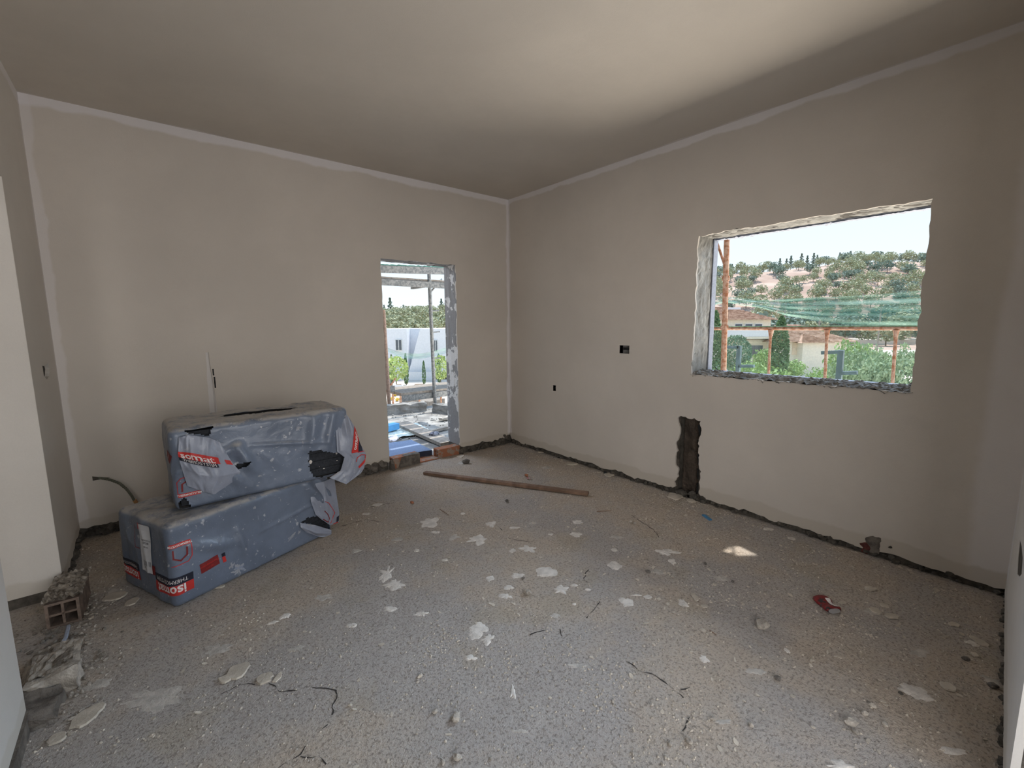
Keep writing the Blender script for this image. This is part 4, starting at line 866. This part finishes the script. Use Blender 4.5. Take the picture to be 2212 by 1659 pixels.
M['net'] = net_mat('green_net', (.10, .27, .22), .52, 900, .8); M['veil'] = net_mat('green_net_veil', (.30, .44, .34), .13, 520); M['net2'] = net_mat('pale_net', (.30, .50, .42), .42, 700, .5)
YN = 3.35
def npt(px, py, dy=0.): return hy(px, py, YN+dy)
upx = [(815, 742), (835, 750), (855, 758), (880, 763), (905, 764), (935, 759), (962, 751), (990, 744)]
dnx = [(815, 750), (835, 758), (855, 768), (880, 775), (905, 776), (935, 770), (962, 763), (990, 757)]
def lerp_l(L_, u): x = min(.9999, max(0, u))*(len(L_)-1); i = int(x); t = x-i; return (L_[i][0]*(1-t)+L_[i+1][0]*t, L_[i][1]*(1-t)+L_[i+1][1]*t)
mb = MB(); mb.grid(lambda u, v: npt(lerp_l(upx, u)[0]*(1-v)+lerp_l(dnx, u)[0]*v, lerp_l(upx, u)[1]*(1-v)+lerp_l(dnx, u)[1]*v, .06*math.sin(v*PI)+.03*N(u*9, v*4)), 50, 10)
tag(mb.build('debris_net', M['net2']), 'pale green debris net sagging between the poles beyond the doorway', 'net')

# ------------------------------------------------------------------ scaffold outside the window
XS = .98
def vpole(px0, py0, px1, py1, X, r, mt, lb, z0, z1, name='scaffold_pole'):
    a, b = hx(px0, py0, X), hx(px1, py1, X); d = (a-b)/(a.z-b.z); f = lambda z: b+d*(z-b.z)
    root = empty(name, f(z0), lb, 'scaffold'); MB().tube([f(z0), f(z1)], r, 14).build('tube', mt, root); return root, f
ps, fz = vpole(1570, 520, 1563, 795, XS, .025, M['rust'], 'rusty scaffold pole outside the left side of the window', .1, 2.95)
a, b = hx(1549, 524, XS+.02), hx(1567, 578, XS+.02); MB().tube([a+(a-b)*.6, b], .012, 8).build('brace', M['rust'], ps)
for z in (1.37, 1.83): MB().tube([fz(z-.02), fz(z+.02)], .034, 12).build('coupler', M['rust'], ps)
ra, rb = hx(1530, 709.5, XS+.03), hx(2010, 709, XS+.03)
rail = empty('guard_rail', ra, 'rusty guard rail with three short uprights crossing the window view', 'railing')
MB().tube([ra-(rb-ra)*.1, rb+(rb-ra)*.5], .016, 10).build('rail', M['rust'], rail)
mb = MB(); mb.grid(lambda u, v: ra.lerp(rb, u)+Vector((-.018+.036*v, 0, .012+.010*math.sin(PI*v)+.003*N(u*60, v))), 120, 4); mb.build('net_wrap', mat('green_wrap', (.16, .24, .14), .9, .3, 30), rail)
for px0, px1 in ((1665, 1660), (1787, 1782), (1936, 1929)):
    t_, b_ = hx(px0, 712, XS+.03), hx(px1, 812, XS+.03); MB().tube([t_, t_+(b_-t_)*.10, t_+(b_-t_)*.2, b_+(b_-t_)*.4], [.022, .015, .011, .011], 10).build('upright', M['rust'], rail)
MB().tube([ra-(rb-ra)*.1-Vector((0,0,.68)), rb+(rb-ra)*.5-Vector((0,0,.68))], .016, 8).build('lower_rail', M['rust'], rail)
for z, lb in ((.35, 'scaffold deck below the window'),):
    root = empty('scaffold_deck', (XS-.1, -2.9, z), 'timber scaffold deck outside below the window sill', 'scaffold')
    for i in range(3): MB().box((.40+.22*i, -5.2, z), (.60+.22*i, -1.2, z+.04)).build('deck_board', M['plank'], root)
# added unseen deck above the window to block the sun; a short gap in its middle board lets the small patch of sun through
root = empty('scaffold_deck', (.7, -2.9, 2.75), 'added unseen deck of boards blocking the sun above the window', 'scaffold')
ZD = 2.75; k = ZD/SUN_DIR.z
def up_(p, z=ZD): return p + SUN_DIR*(z/SUN_DIR.z)
for x0, x1 in ((.345, .59), (.85, 1.15)): MB().box((x0, -5.6, ZD), (x1, .1, ZD+.04)).build('deck_board', M['plank'], root)
gA = [up_(hz(x, y), ZD) for x, y in ((1598, 1180), (1637, 1199), (1590, 1199), (1585, 1180))]
gB = [up_(hz(x, y), ZD) for x, y in ((1580, 1181), (1583, 1191), (1570, 1196), (1564, 1188))]
bm_ = [(.592, -5.6), (.848, -5.6), (.848, .1), (.592, .1)]
panel('deck_board', lambda a, b, o: (a, b, ZD+o), bm_, [[(min(.84, max(.60, p.x)), p.y) for p in gA], [(min(.84, max(.60, p.x)), p.y) for p in gB]], 0, .004, M['plank'], root)
# nets
def nx(px, py, X): return hx(px, py, X)
U_ = [(1536, 655), (1548, 649), (1562, 645), (1578, 641), (1600, 643), (1640, 648), (1700, 646), (1760, 642), (1830, 640), (1900, 635), (1960, 630), (2015, 624)]
D_ = [(1536, 662), (1548, 658), (1562, 655), (1578, 655), (1600, 660), (1640, 664), (1700, 682), (1760, 692), (1830, 702), (1900, 704), (1960, 706), (2015, 708)]
mb = MB(); mb.grid(lambda u, v: nx(lerp_l(U_, u)[0]*(1-v)+lerp_l(D_, u)[0]*v, lerp_l(U_, u)[1]*(1-v)+lerp_l(D_, u)[1]*v, XS+.10+.03*math.sin(v*14+2*N(u*3))+.02*N(u*7, v*3)), 90, 30)
tag(mb.build('debris_net', M['net']), 'gathered green debris net draped across the middle of the window view', 'net')
mb = MB(); mb.grid(lambda u, v: nx(1530+490*u, 712+118*v, XS+.14+.02*N(u*7, v*3)), 40, 10)
tag(mb.build('debris_net', M['veil']), 'thin see-through green net hanging below the guard rail', 'net')
# two dark angle frames standing outside
def angle_frame(pts, X, lb, w_=.055):
    P = [hx(x, y, X) for x, y in pts]; root = empty('angle_frame', (P[1].x, P[1].y, ZG), lb, 'frame')
    MB().bar(P[0], P[1], w_, w_*.7).build('top_bar', M['dsteel'], root); MB().bar(P[1]+Vector((0,0,w_*.35)), Vector((P[2].x, P[2].y, ZG)), w_, w_).build('post', M['dsteel'], root); MB().bar(P[3], P[4], w_, w_*.7).build('lower_bar', M['dsteel'], root)
angle_frame([(1560, 750), (1597, 750), (1596, 800), (1597, 791), (1629, 791)], 3.4, 'dark angular steel frame on the left beyond the guard rail')
angle_frame([(1775, 762), (1817, 760), (1814, 812), (1816, 806), (1852, 805)], 2.2, 'dark angular steel frame in the middle beyond the guard rail', .05)

# ------------------------------------------------------------------ ground, hill
def W(s, D, z): return Vector((CAM.x, CAM.y, 0)) + RH*s + FH*D + Vector((0, 0, z))
def sm(x): x = max(0, min(1, x)); return x*x*(3-2*x)
def ztop(s):
    P = ((-400, 4), (-60, 4.5), (-20, 7), (40, 17), (85, 21), (105, 23.5), (150, 27), (215, 29.5), (400, 30))
    for (a, b), (c_, d) in zip(P[:-1], P[1:]):
        if s <= c_: return b+(d-b)*(s-a)/(c_-a)
    return 30
def ter(s, D):
    sc = s*210/max(D, 60); t = sm((D-82)/(212-82)); return ZG + (ztop(sc)-ZG)*t*(1 if D < 212 else max(.6, 1-(D-212)/300)) + t*(1.2*N(s*.03, D*.04)+.5*N(s*.12, D*.12))
mbx = MB(); mbx.grid(lambda u, v: W((-1.05+2.5*u)*(70+230*v), 70+230*v, ter((-1.05+2.5*u)*(70+230*v), 70+230*v)), 150, 70)
struct(mbx.build('hill', M['hill'], smooth=True))
mbx = MB(); mbx.grid(lambda u, v: (-300+700*u, -250+600*v, ZG-.02), 8, 8); struct(mbx.build('ground', M['sand']))
mb = MB(); mb.box((-8, -9, ZG), (0.0, .2, -.4)); struct(mb.build('lower_storey', M['white']))
# ------------------------------------------------------------------ trees
def crown_mesh(kind, n, q, seed, mt):
    rnd = random.Random(seed); mb = MB()
    cl = [(rnd.uniform(-.5, .5), rnd.uniform(-.5, .5), rnd.uniform(-.4, .5)) for _ in range(9)]
    for i in range(n):
        if kind == 'round':
            c_ = cl[i % 9]; v = Vector((rnd.gauss(0, 1), rnd.gauss(0, 1), rnd.gauss(0, 1))).normalized()*rnd.uniform(.75, 1); p = Vector((c_[0]*.36+v.x*.27, c_[1]*.36+v.y*.27, .58+c_[2]*.34+v.z*.24))
        elif kind == 'ball': v = Vector((rnd.gauss(0, 1), rnd.gauss(0, 1), rnd.gauss(0, 1))).normalized()*rnd.uniform(.86, 1); p = Vector((v.x*.36, v.y*.36, .62+v.z*.36))
        elif kind == 'pine': h = rnd.random()**1.2; a = rnd.uniform(0, 2*PI); r = (1-h)*.30*(.55+.45*math.sin(h*28))*rnd.uniform(.5, 1)+.02; p = Vector((math.cos(a)*r, math.sin(a)*r, .16+.84*h))
        elif kind == 'cypress': h = rnd.random(); a = rnd.uniform(0, 2*PI); r = .105*math.sin(PI*min(1, h**.7*.92+.08))**.6*rnd.uniform(.8, 1.05); p = Vector((math.cos(a)*r, math.sin(a)*r, .03+.97*h))
        else: v = Vector((rnd.gauss(0, 1), rnd.gauss(0, 1), rnd.gauss(0, 1))).normalized(); k_ = rnd.uniform(.55, 1)*(1+.4*N(v.x*3+seed, v.y*3, v.z*3)); p = Vector((v.x*.6*k_, v.y*.6*k_, .45+v.z*.45*k_))
        a = Vector((rnd.gauss(0, 1), rnd.gauss(0, 1), rnd.gauss(0, 1))).normalized(); b = a.cross(Vector((rnd.gauss(0, 1), rnd.gauss(0, 1), rnd.gauss(0, 1)))).normalized(); s_ = q*rnd.uniform(.6, 1.3)
        mb.add([p-a*s_, p+b*s_*.6, p+a*s_, p-b*s_*.6], [(0, 1, 2, 3)])
    me = bpy.data.meshes.new('crown'); me.from_pydata(mb.v, [], mb.f); me.materials.append(mt); return me
def tree_proto(name, kind, n, q, seed, mt, label, group, th=.5, tr_=.02):
    root = empty(name, (0, 0, 0), label, 'tree', group); link('crown', crown_mesh(kind, n, q, seed, mt), root)
    MB().tube([(0, 0, -.03), (.01, 0, th*.5), (0, .01, th)], [tr_, tr_*.8, tr_*.4], 6).build('trunk', M['bark'], root); return root
used = set(); POS = []
def free(p, r):
    if any((p-q).length < r+rq for q, rq in POS): return False
    POS.append((p, r)); return True
def place(proto, loc, h, label=None, group=None, w_=1.):
    o = proto if proto.name not in used else copy_tree(proto); used.add(proto.name)
    o.location = loc; o.scale = (h*w_, h*w_, h); o.rotation_euler = (0, 0, random.uniform(0, 6))
    if label:
        o['label'] = label
        if 'group' in o.keys(): o['group'] = label.replace('small ', '').replace('tree ', 'trees ').replace('conifer ', 'conifers ')
    return o
g1_, l1 = 'trees scattered on the far hillside', 'small olive-green tree scattered on the far dry hillside'
g2_, l2 = 'pines along the skyline of the far hill', 'small dark pine standing on the skyline of the far hill'
g3_, l3 = 'trees below the far hill', 'dark green tree in the belt at the foot of the hill'
pa = tree_proto('hillside_tree', 'round', 420, .055, 1, M['leafA'], l1, g1_); pb = tree_proto('hillside_tree', 'round', 380, .06, 2, M['leafB'], l1, g1_)
pc = tree_proto('skyline_pine', 'pine', 420, .045, 3, M['leafB'], l2, g2_, .9); pd = tree_proto('belt_tree', 'round', 600, .055, 4, M['leafB'], l3, g3_); pe = tree_proto('belt_tree', 'round', 600, .055, 5, M['leafA'], l3, g3_)
rnd = random.Random(5)
def zone(f_, D):
    where = 'seen through the doorway' if f_ < 0 else ('left half of the window view' if f_ < .70 else 'right half of the window view')
    return where
for i in range(330):
    D = rnd.uniform(104, 205); f_ = rnd.uniform(.44, .96); s_ = f_*D; h = rnd.uniform(3.2, 5.6); p = W(s_, D, ter(s_, D)-.2)
    if free(p, h*.40): place(rnd.choice((pa, pa, pb)), p, h, 'olive-green tree, %s slope of the far hill, %s' % ('lower' if D < 140 else 'middle' if D < 175 else 'upper', zone(f_, D)), w_=1.15)
for i in range(46):
    f_ = .44+.53*(i+rnd.uniform(-.3, .3))/46; D = rnd.uniform(207, 213); s_ = f_*D; h = rnd.uniform(3.5, 7); p = W(s_, D, ter(s_, D)-.2)
    if free(p, h*.22): place(pc if rnd.random() < .7 else pb, p, h, 'small conifer on the hill skyline, ' + zone(f_, D))
for i in range(90):
    D = rnd.uniform(76, 112); f_ = rnd.uniform(.46, .96); s_ = f_*D; h = rnd.uniform(4.5, 7); p = W(s_, D, ter(s_, D)-.3)
    if free(p, h*.34): place(rnd.choice((pd, pd, pe)), p, h, 'dark green tree at the foot of the hill, ' + zone(f_, D), w_=1.2)
for i in range(150):
    D = rnd.uniform(95, 205); f_ = rnd.uniform(-.31, -.13); s_ = f_*D; h = rnd.uniform(4, 5.8); p = W(s_, D, ter(s_, D)-.2)
    if free(p, h*.42): place(rnd.choice((pa, pa, pe)), p, h, 'round olive-green tree on the wooded rise seen through the doorway', w_=1.3)
for px, h, lb in ((835, 6, 'small conifer at the left end of the treeline in the doorway view'), (848, 9, 'tallest dark conifer of the treeline in the doorway view'), (876, 5.5, 'short conifer in the middle of the treeline in the doorway view'), (957, 7, 'conifer right of the grey scaffold pole on the treeline')):
    D = 208; s_ = (px-1106)/960*D; place(pc, W(s_, D, ter(s_, D)), h, lb)
pcy = tree_proto('cypress', 'cypress', 2600, .022, 7, M['leafD'], 'x', None, .3)
pcs = tree_proto('cypress', 'cypress', 900, .03, 8, M['leafD'], 'x', None, .3)
def ground_at(px, D): v = ray(px, 700); v = Vector((v.x, v.y, 0)); v = v/v.dot(FH)*D; return Vector((CAM.x+v.x, CAM.y+v.y, ZG))
def top_h(px, py, D): v = ray(px, py); k_ = D/Vector((v.x, v.y, 0)).dot(FH); return CAM.z+v.z*k_-ZG
DHs = 37.
place(pcy, ground_at(1688, DHs-3), top_h(1690, 683, DHs-3), 'tall slim dark cypress in front of the tiled house, seen in the window', w_=1.25)
place(pcy, ground_at(1545, DHs-8), top_h(1545, 672, DHs-8), 'tall cypress cut off by the left edge of the window', w_=1.0)
pr = tree_proto('round_tree', 'ball', 2600, .028, 9, mat('green_ball_leaves', (.22, .33, .22), .8, .2, 3), 'round clipped green tree in front of the tiled house', None, .5, .03)
place(pr, ground_at(1592, DHs-5), top_h(1592, 721, DHs-5), w_=.82)
pbush = tree_proto('bush', 'bush', 2200, .045, 10, M['leafC'], 'x', None, .2, .03)
def bush(px, py, D, w_, lb): place(pbush, ground_at(px, D), top_h(px, py, D)*1.05, lb, w_=w_)
bush(1660, 748, DHs-1.5, .62, 'leafy green bush between the house window and the cypress')
bush(1625, 777, 30, .9, 'low bright green bush by the left frame, in front of the garden wall'); bush(1668, 788, 22, .95, 'pale green bush at the window sill below the cypress'); bush(1712, 775, DHs-2, 1.2, 'small grey-green shrub at the foot of the house wall')
pbig = tree_proto('leafy_tree', 'bush', 9000, .026, 11, mat('fresh_leaves', (.36, .46, .27), .7, .2, 3), 'x', None, .4, .03)
for px, py, D, w_, lb in ((1870, 740, 20, .62, 'large bright green leafy tree in the middle of the window view'), (1945, 738, 18, .62, 'large pale green leafy tree at the right edge of the window view')):
    place(pbig, ground_at(px, D), top_h(px, py, D)*1.03, lb, w_=w_)
place(pbush, ground_at(1850, 27), top_h(1850, 727, 27)*1.03, 'yellow-green tree behind the large leafy tree, in front of the road', w_=.62)
place(pbush, ground_at(1790, 26), top_h(1790, 792, 26)*1.05, 'small green bush left of the large leafy tree', w_=.9)
# ------------------------------------------------------------------ tiled house
class Fac:
    def __init__(s, px, py, turn, z=None):
        s.o = hz(px, py, ZG) if z is None else z; s.n = (Matrix.Rotation(turn, 3, 'Z') @ FH); s.u = Vector((s.n.y, -s.n.x, 0))
        s.M = Matrix((s.u, s.n, Vector((0, 0, 1)))).transposed().to_4x4(); s.M.translation = Vector((s.o.x, s.o.y, 0))
    def c(s, px, py, t=0.): q = hpl(px, py, Vector((s.o.x, s.o.y, 0))+s.n*t, s.n)-Vector((s.o.x, s.o.y, 0)); return q.dot(s.u), q.z
    def box(s, r, t0, t1, mt, name, root, zb=None, t=0.):
        a, zt = s.c(r[0], r[1], t); b, z0 = s.c(r[2], r[3], t); z0 = zb if zb is not None else z0
        return MB().box((min(a, b), t0, z0), (max(a, b), t1, zt), s.M).build(name, mt, root)
    def hip(s, x0, x1, t0, t1, ze, zr, inset, root, mt=None, ov=.4):
        P = [s.M @ Vector(q) for q in ((x0-ov, t0-ov, ze), (x1+ov, t0-ov, ze), (x1+ov, t1+ov, ze), (x0-ov, t1+ov, ze), (x0+inset, (t0+t1)/2, zr), (x1-inset, (t0+t1)/2, zr))]
        o = MB().add(P, [(0,1,5,4),(1,2,5),(2,3,4,5),(3,0,4),(3,2,1,0)]).build('roof', mt or M['tile'], root)
        mb = MB()   # raised tile courses on the front and end slopes
        nrow = 14; A, B, C_, D_ = P[0], P[1], P[5], P[4]; nn = (B-A).cross(D_-A).normalized()
        if nn.z < 0: nn = -nn
        for i in range(nrow):
            u0 = i/nrow; a, b = A.lerp(D_, u0), B.lerp(C_, u0); a2, b2 = A.lerp(D_, u0+.07), B.lerp(C_, u0+.07)
            mb.add([a+nn*.01, b+nn*.01, b2+nn*.01, a2+nn*.01, a+nn*.09, b+nn*.09], [(0,1,5,4), (4,5,2,3)])
        stuff(mb.build('tile_courses', mt or M['tile'], root)); return o
H = Fac(1650, 803, .0)
hs = empty('tiled_house', H.o, 'cream two-storey house with terracotta tiled hip roofs seen through the window', 'house')
xa, _ = H.c(1500, 700); xb, _ = H.c(1665, 700); _, zE = H.c(1600, 690); _, zR = H.c(1600, 666)
MB().box((xa, 0, ZG), (xb, 7, zE), H.M).build('upper_block', M['cream'], hs); H.hip(xa, xb, 0, 7, zE-.05, zR+.25, 2.3, hs)
H.box((1555, 712, 1652, 727), -.9, -.75, M['white'], 'balcony_parapet', hs); H.box((1555, 727, 1655, 731), -.9, .1, M['cream'], 'balcony_slab', hs)
for x0, x1 in ((1588, 1602), (1610, 1624), (1631, 1645)):
    wf = H.box((x0-1, 699, x1+1, 709), -.05, .05, M['white'], 'window_frame', hs); g_ = H.box((x0, 700, x1, 708.5), -.07, -.04, M['glass'], 'pane', wf)
xa2, _ = H.c(1655, 740); xb2, _ = H.c(1812, 740); _, zE2 = H.c(1740, 736); _, zR2 = H.c(1740, 712)
MB().box((xa2, -1.2, ZG), (xb2, 6, zE2), H.M).build('lower_block', M['cream'], hs); H.hip(xa2, xb2, -1.2, 6, zE2-.05, zR2+.45, 2.4, hs)
xa3, _ = H.c(1560, 740, -2.); xb3, _ = H.c(1790, 740, -2.); H.box((1735, 741, 1790, 800), -2.0, -1.0, M['cream'], 'porch_block', hs, zb=ZG, t=-2.)
x3a, _ = H.c(1735, 740, -2.); x3b, _ = H.c(1790, 740, -2.); _, z3 = H.c(1760, 740, -2.); H.hip(x3a, x3b, -2.0, 2, z3-.02, z3+.75, 1.2, hs, ov=.3)
H.box((1712, 739, 1737, 766), -1.25, -1.2, mat('stone_facing', (.72, .58, .44), .9, .15, 2), 'stone_facing', hs, t=-1.2)
wf = H.box((1618, 744, 1646, 771), -.06, .06, M['cream'], 'window_frame', hs)
for x in (1620, 1629, 1638): H.box((x, 746, x+7, 770), -.1, -.03, M['glass'], 'pane', wf)
H.box((1546, 727, 1655, 733), -.35, .05, M['dred'] if False else M['bark'], 'balcony_shade_box', hs)  # dark box imitating the shade under the balcony
H.box((1572, 664, 1600, 669), 2.6, 3.4, M['white'], 'water_tank', hs, t=2.6)
gw = empty('garden_wall', hz(1740, 803, ZG), 'low white garden wall with a small mailbox in front of the tiled house', 'wall')
G2 = Fac(1740, 806, 0.); G2.box((1712, 783, 1776, 806), 0, .25, M['white'], 'wall_panel', gw, zb=ZG); G2.box((1500, 789, 1712, 806), .4, .65, M['white'], 'wall_panel', gw, zb=ZG); G2.box((1717, 786, 1722, 792), -.12, 0, M['terracotta'], 'mailbox', gw)
# road and low fields at the right
R2 = Fac(1900, 745, 0.)
struct(MB().box((R2.c(1815, 740)[0], 0, ZG), (R2.c(2100, 740)[0]+20, 14, ZG+.9), R2.M).build('embankment', M['sand']))
for px, pt, pb_, D, lb in ((1694, 655, 705, 60, 'thin pale utility pole left of the cypress'), (1900, 664, 745, 55, 'thin pale utility pole on the right before the belt of trees'), (1770, 690, 740, 58, 'short thin utility pole between the two taller ones')):
    g_ = ground_at(px, D); h_ = top_h(px, pt, D); root = empty('utility_pole', g_, lb, 'pole'); MB().tube([g_, g_+Vector((0, 0, h_))], .09, 8).build('pole', M['plank'], root); MB().box((g_.x-.5, g_.y-.04, ZG+h_-.4), (g_.x+.5, g_.y+.04, ZG+h_-.3)).build('crossarm', M['plank'], root)
# ------------------------------------------------------------------ white house beyond the doorway
K = Fac(900, 817, .0)
wh = empty('white_house', K.o, 'modern white flat-roofed house seen through the doorway', 'house')
xa, _ = K.c(780, 760); xb, _ = K.c(1040, 760); _, zt = K.c(900, 710)
MB().box((xa, .6, ZG), (xb, 9, zt), K.M).build('main_block', M['white'], wh)
x0, _ = K.c(884, 760); MB().box((xa, -.6, ZG+.6), (x0, .6, zt-.02), K.M).build('left_block', M['white'], wh)
(a1, z1), (a2, z2), (a3, z3), (a4, z4) = K.c(912, 711), K.c(886, 810), K.c(1040, 810), K.c(1040, 709)
mb = MB(); pr_ = [(a1, z1), (a2, z2), (a3, z3), (a4, z4)]
mb.add([K.M @ Vector((a, -.9, z)) for a, z in pr_]+[K.M @ Vector((a, .6, z)) for a, z in pr_], [(0,1,2,3),(7,6,5,4),(0,4,5,1),(1,5,6,2),(2,6,7,3),(3,7,4,0)]); mb.build('shadow_edge_block', M['white'], wh)  # slanted left edge shaped to imitate a shadow boundary on the wall
for r_, t_ in (((854, 733, 869, 757), -.62), ((936, 734, 946, 760), -.92)):
    wf = K.box(r_, t_-.06, t_+.1, mat('frame_white', (.7, .7, .68), .6), 'window_frame', wh, t=t_)
    m_ = (r_[0]+r_[2])/2
    for x0_, x1_ in ((r_[0]+1.2, m_-.6), (m_+.6, r_[2]-1.2)): K.box((x0_, r_[1]+1.5, x1_, r_[3]-1), t_-.09, t_-.05, M['glass'], 'pane', wf, t=t_)
K2 = Fac(890, 822, 0.)
fc = empty('picket_fence', K2.o, 'low white picket fence in front of the white house', 'fence')
x0, zz = K2.c(846, 804); x1, zz1 = K2.c(936, 808); n = 34
for i in range(n): x = x0+(x1-x0)*i/n; MB().box((x, 0, ZG), (x+.09, .04, zz-.02*i*.5*0), K2.M).build('picket', M['white'], fc)
MB().box((x0, .04, ZG+.2), (x1, .08, ZG+.3), K2.M).build('fence_rail', M['white'], fc)
for i, (r_, lb) in enumerate((((852, 832, 870, 853), 'white cube planter on the left in the garden beyond the doorway'), ((891, 833, 919, 857), 'white cube planter in the middle of the garden beyond the doorway'), ((932, 835, 955, 860), 'white cube planter behind the grey scaffold pole'))):
    Q = Fac((r_[0]+r_[2])/2, r_[3], .12); rt = empty('cube_planter', Q.o, lb, 'planter'); a, z_ = Q.c(r_[0], r_[1]); b, _ = Q.c(r_[2], r_[3]); MB().box((a, 0, ZG), (b, b-a, z_), Q.M).build('box', M['white'], rt); MB().box((a+.08, .08, z_-.1), (b-.08, b-a-.08, z_+.01), Q.M).build('soil', M['bark'], rt)
for px, pt, D, lb in ((842, 766, 33.5, 'slim young cypress at the left edge of the doorway view'), (873, 764, 33, 'slim young cypress before the left window of the white house'), (912, 779, 33, 'short slim cypress before the shadow-shaped block of the white house'), (945, 764, 34, 'slim cypress right of the grey scaffold pole')):
    place(pcs, ground_at(px, D), top_h(px, pt, D), lb, w_=.7)
pyt = tree_proto('young_tree', 'ball', 420, .06, 13, mat('lime_leaves', (.50, .60, .24), .7, .2, 3), 'x', None, .5, .02)
place(pyt, ground_at(851, 31), top_h(851, 768, 31), 'young lime-green tree on the left before the white house', w_=1.0); place(pyt, ground_at(949, 31), top_h(949, 766, 31), 'young lime-green tree right of the grey scaffold pole', w_=.72)
for px, pt, pb_, lb in ((848, 838, 892, 'first wooden stake from the left beyond the terrace'), (865, 853, 893, 'second wooden stake from the left beyond the terrace'), (906, 862, 884, 'short pale stake in the middle beyond the terrace'), (952, 838, 872, 'wooden stake right of the grey scaffold pole')):
    a, b = hd(px, pt, 11.), hd(px, pb_, 11.); tag(MB().tube([a, (b.x, b.y, ZG)], .022, 8).build('wooden_stake', M['rust']), lb, 'stake')
a, b = hz(880, 868, -2.9), hz(945, 876, -2.9); tag(MB().bar(a+Vector((0, 0, .15)), b+Vector((0, 0, .15)), 1.2, .3).build('timber_stack', M['plank']), 'pale timber beam lying in the yard beyond the terrace', 'beam')
for i in range(12):
    px = 845+random.random()*110; py = 850+random.random()*35; g_ = hz(px, py, ZG); tag(rock((g_.x, g_.y, ZG), .13, i*3., (1, 1, .8), sub=2).build('flower_clump', M['yellow']), 'small clump of orange-yellow flowers in the pale yard', 'flowers', 'flower clumps in the yard')
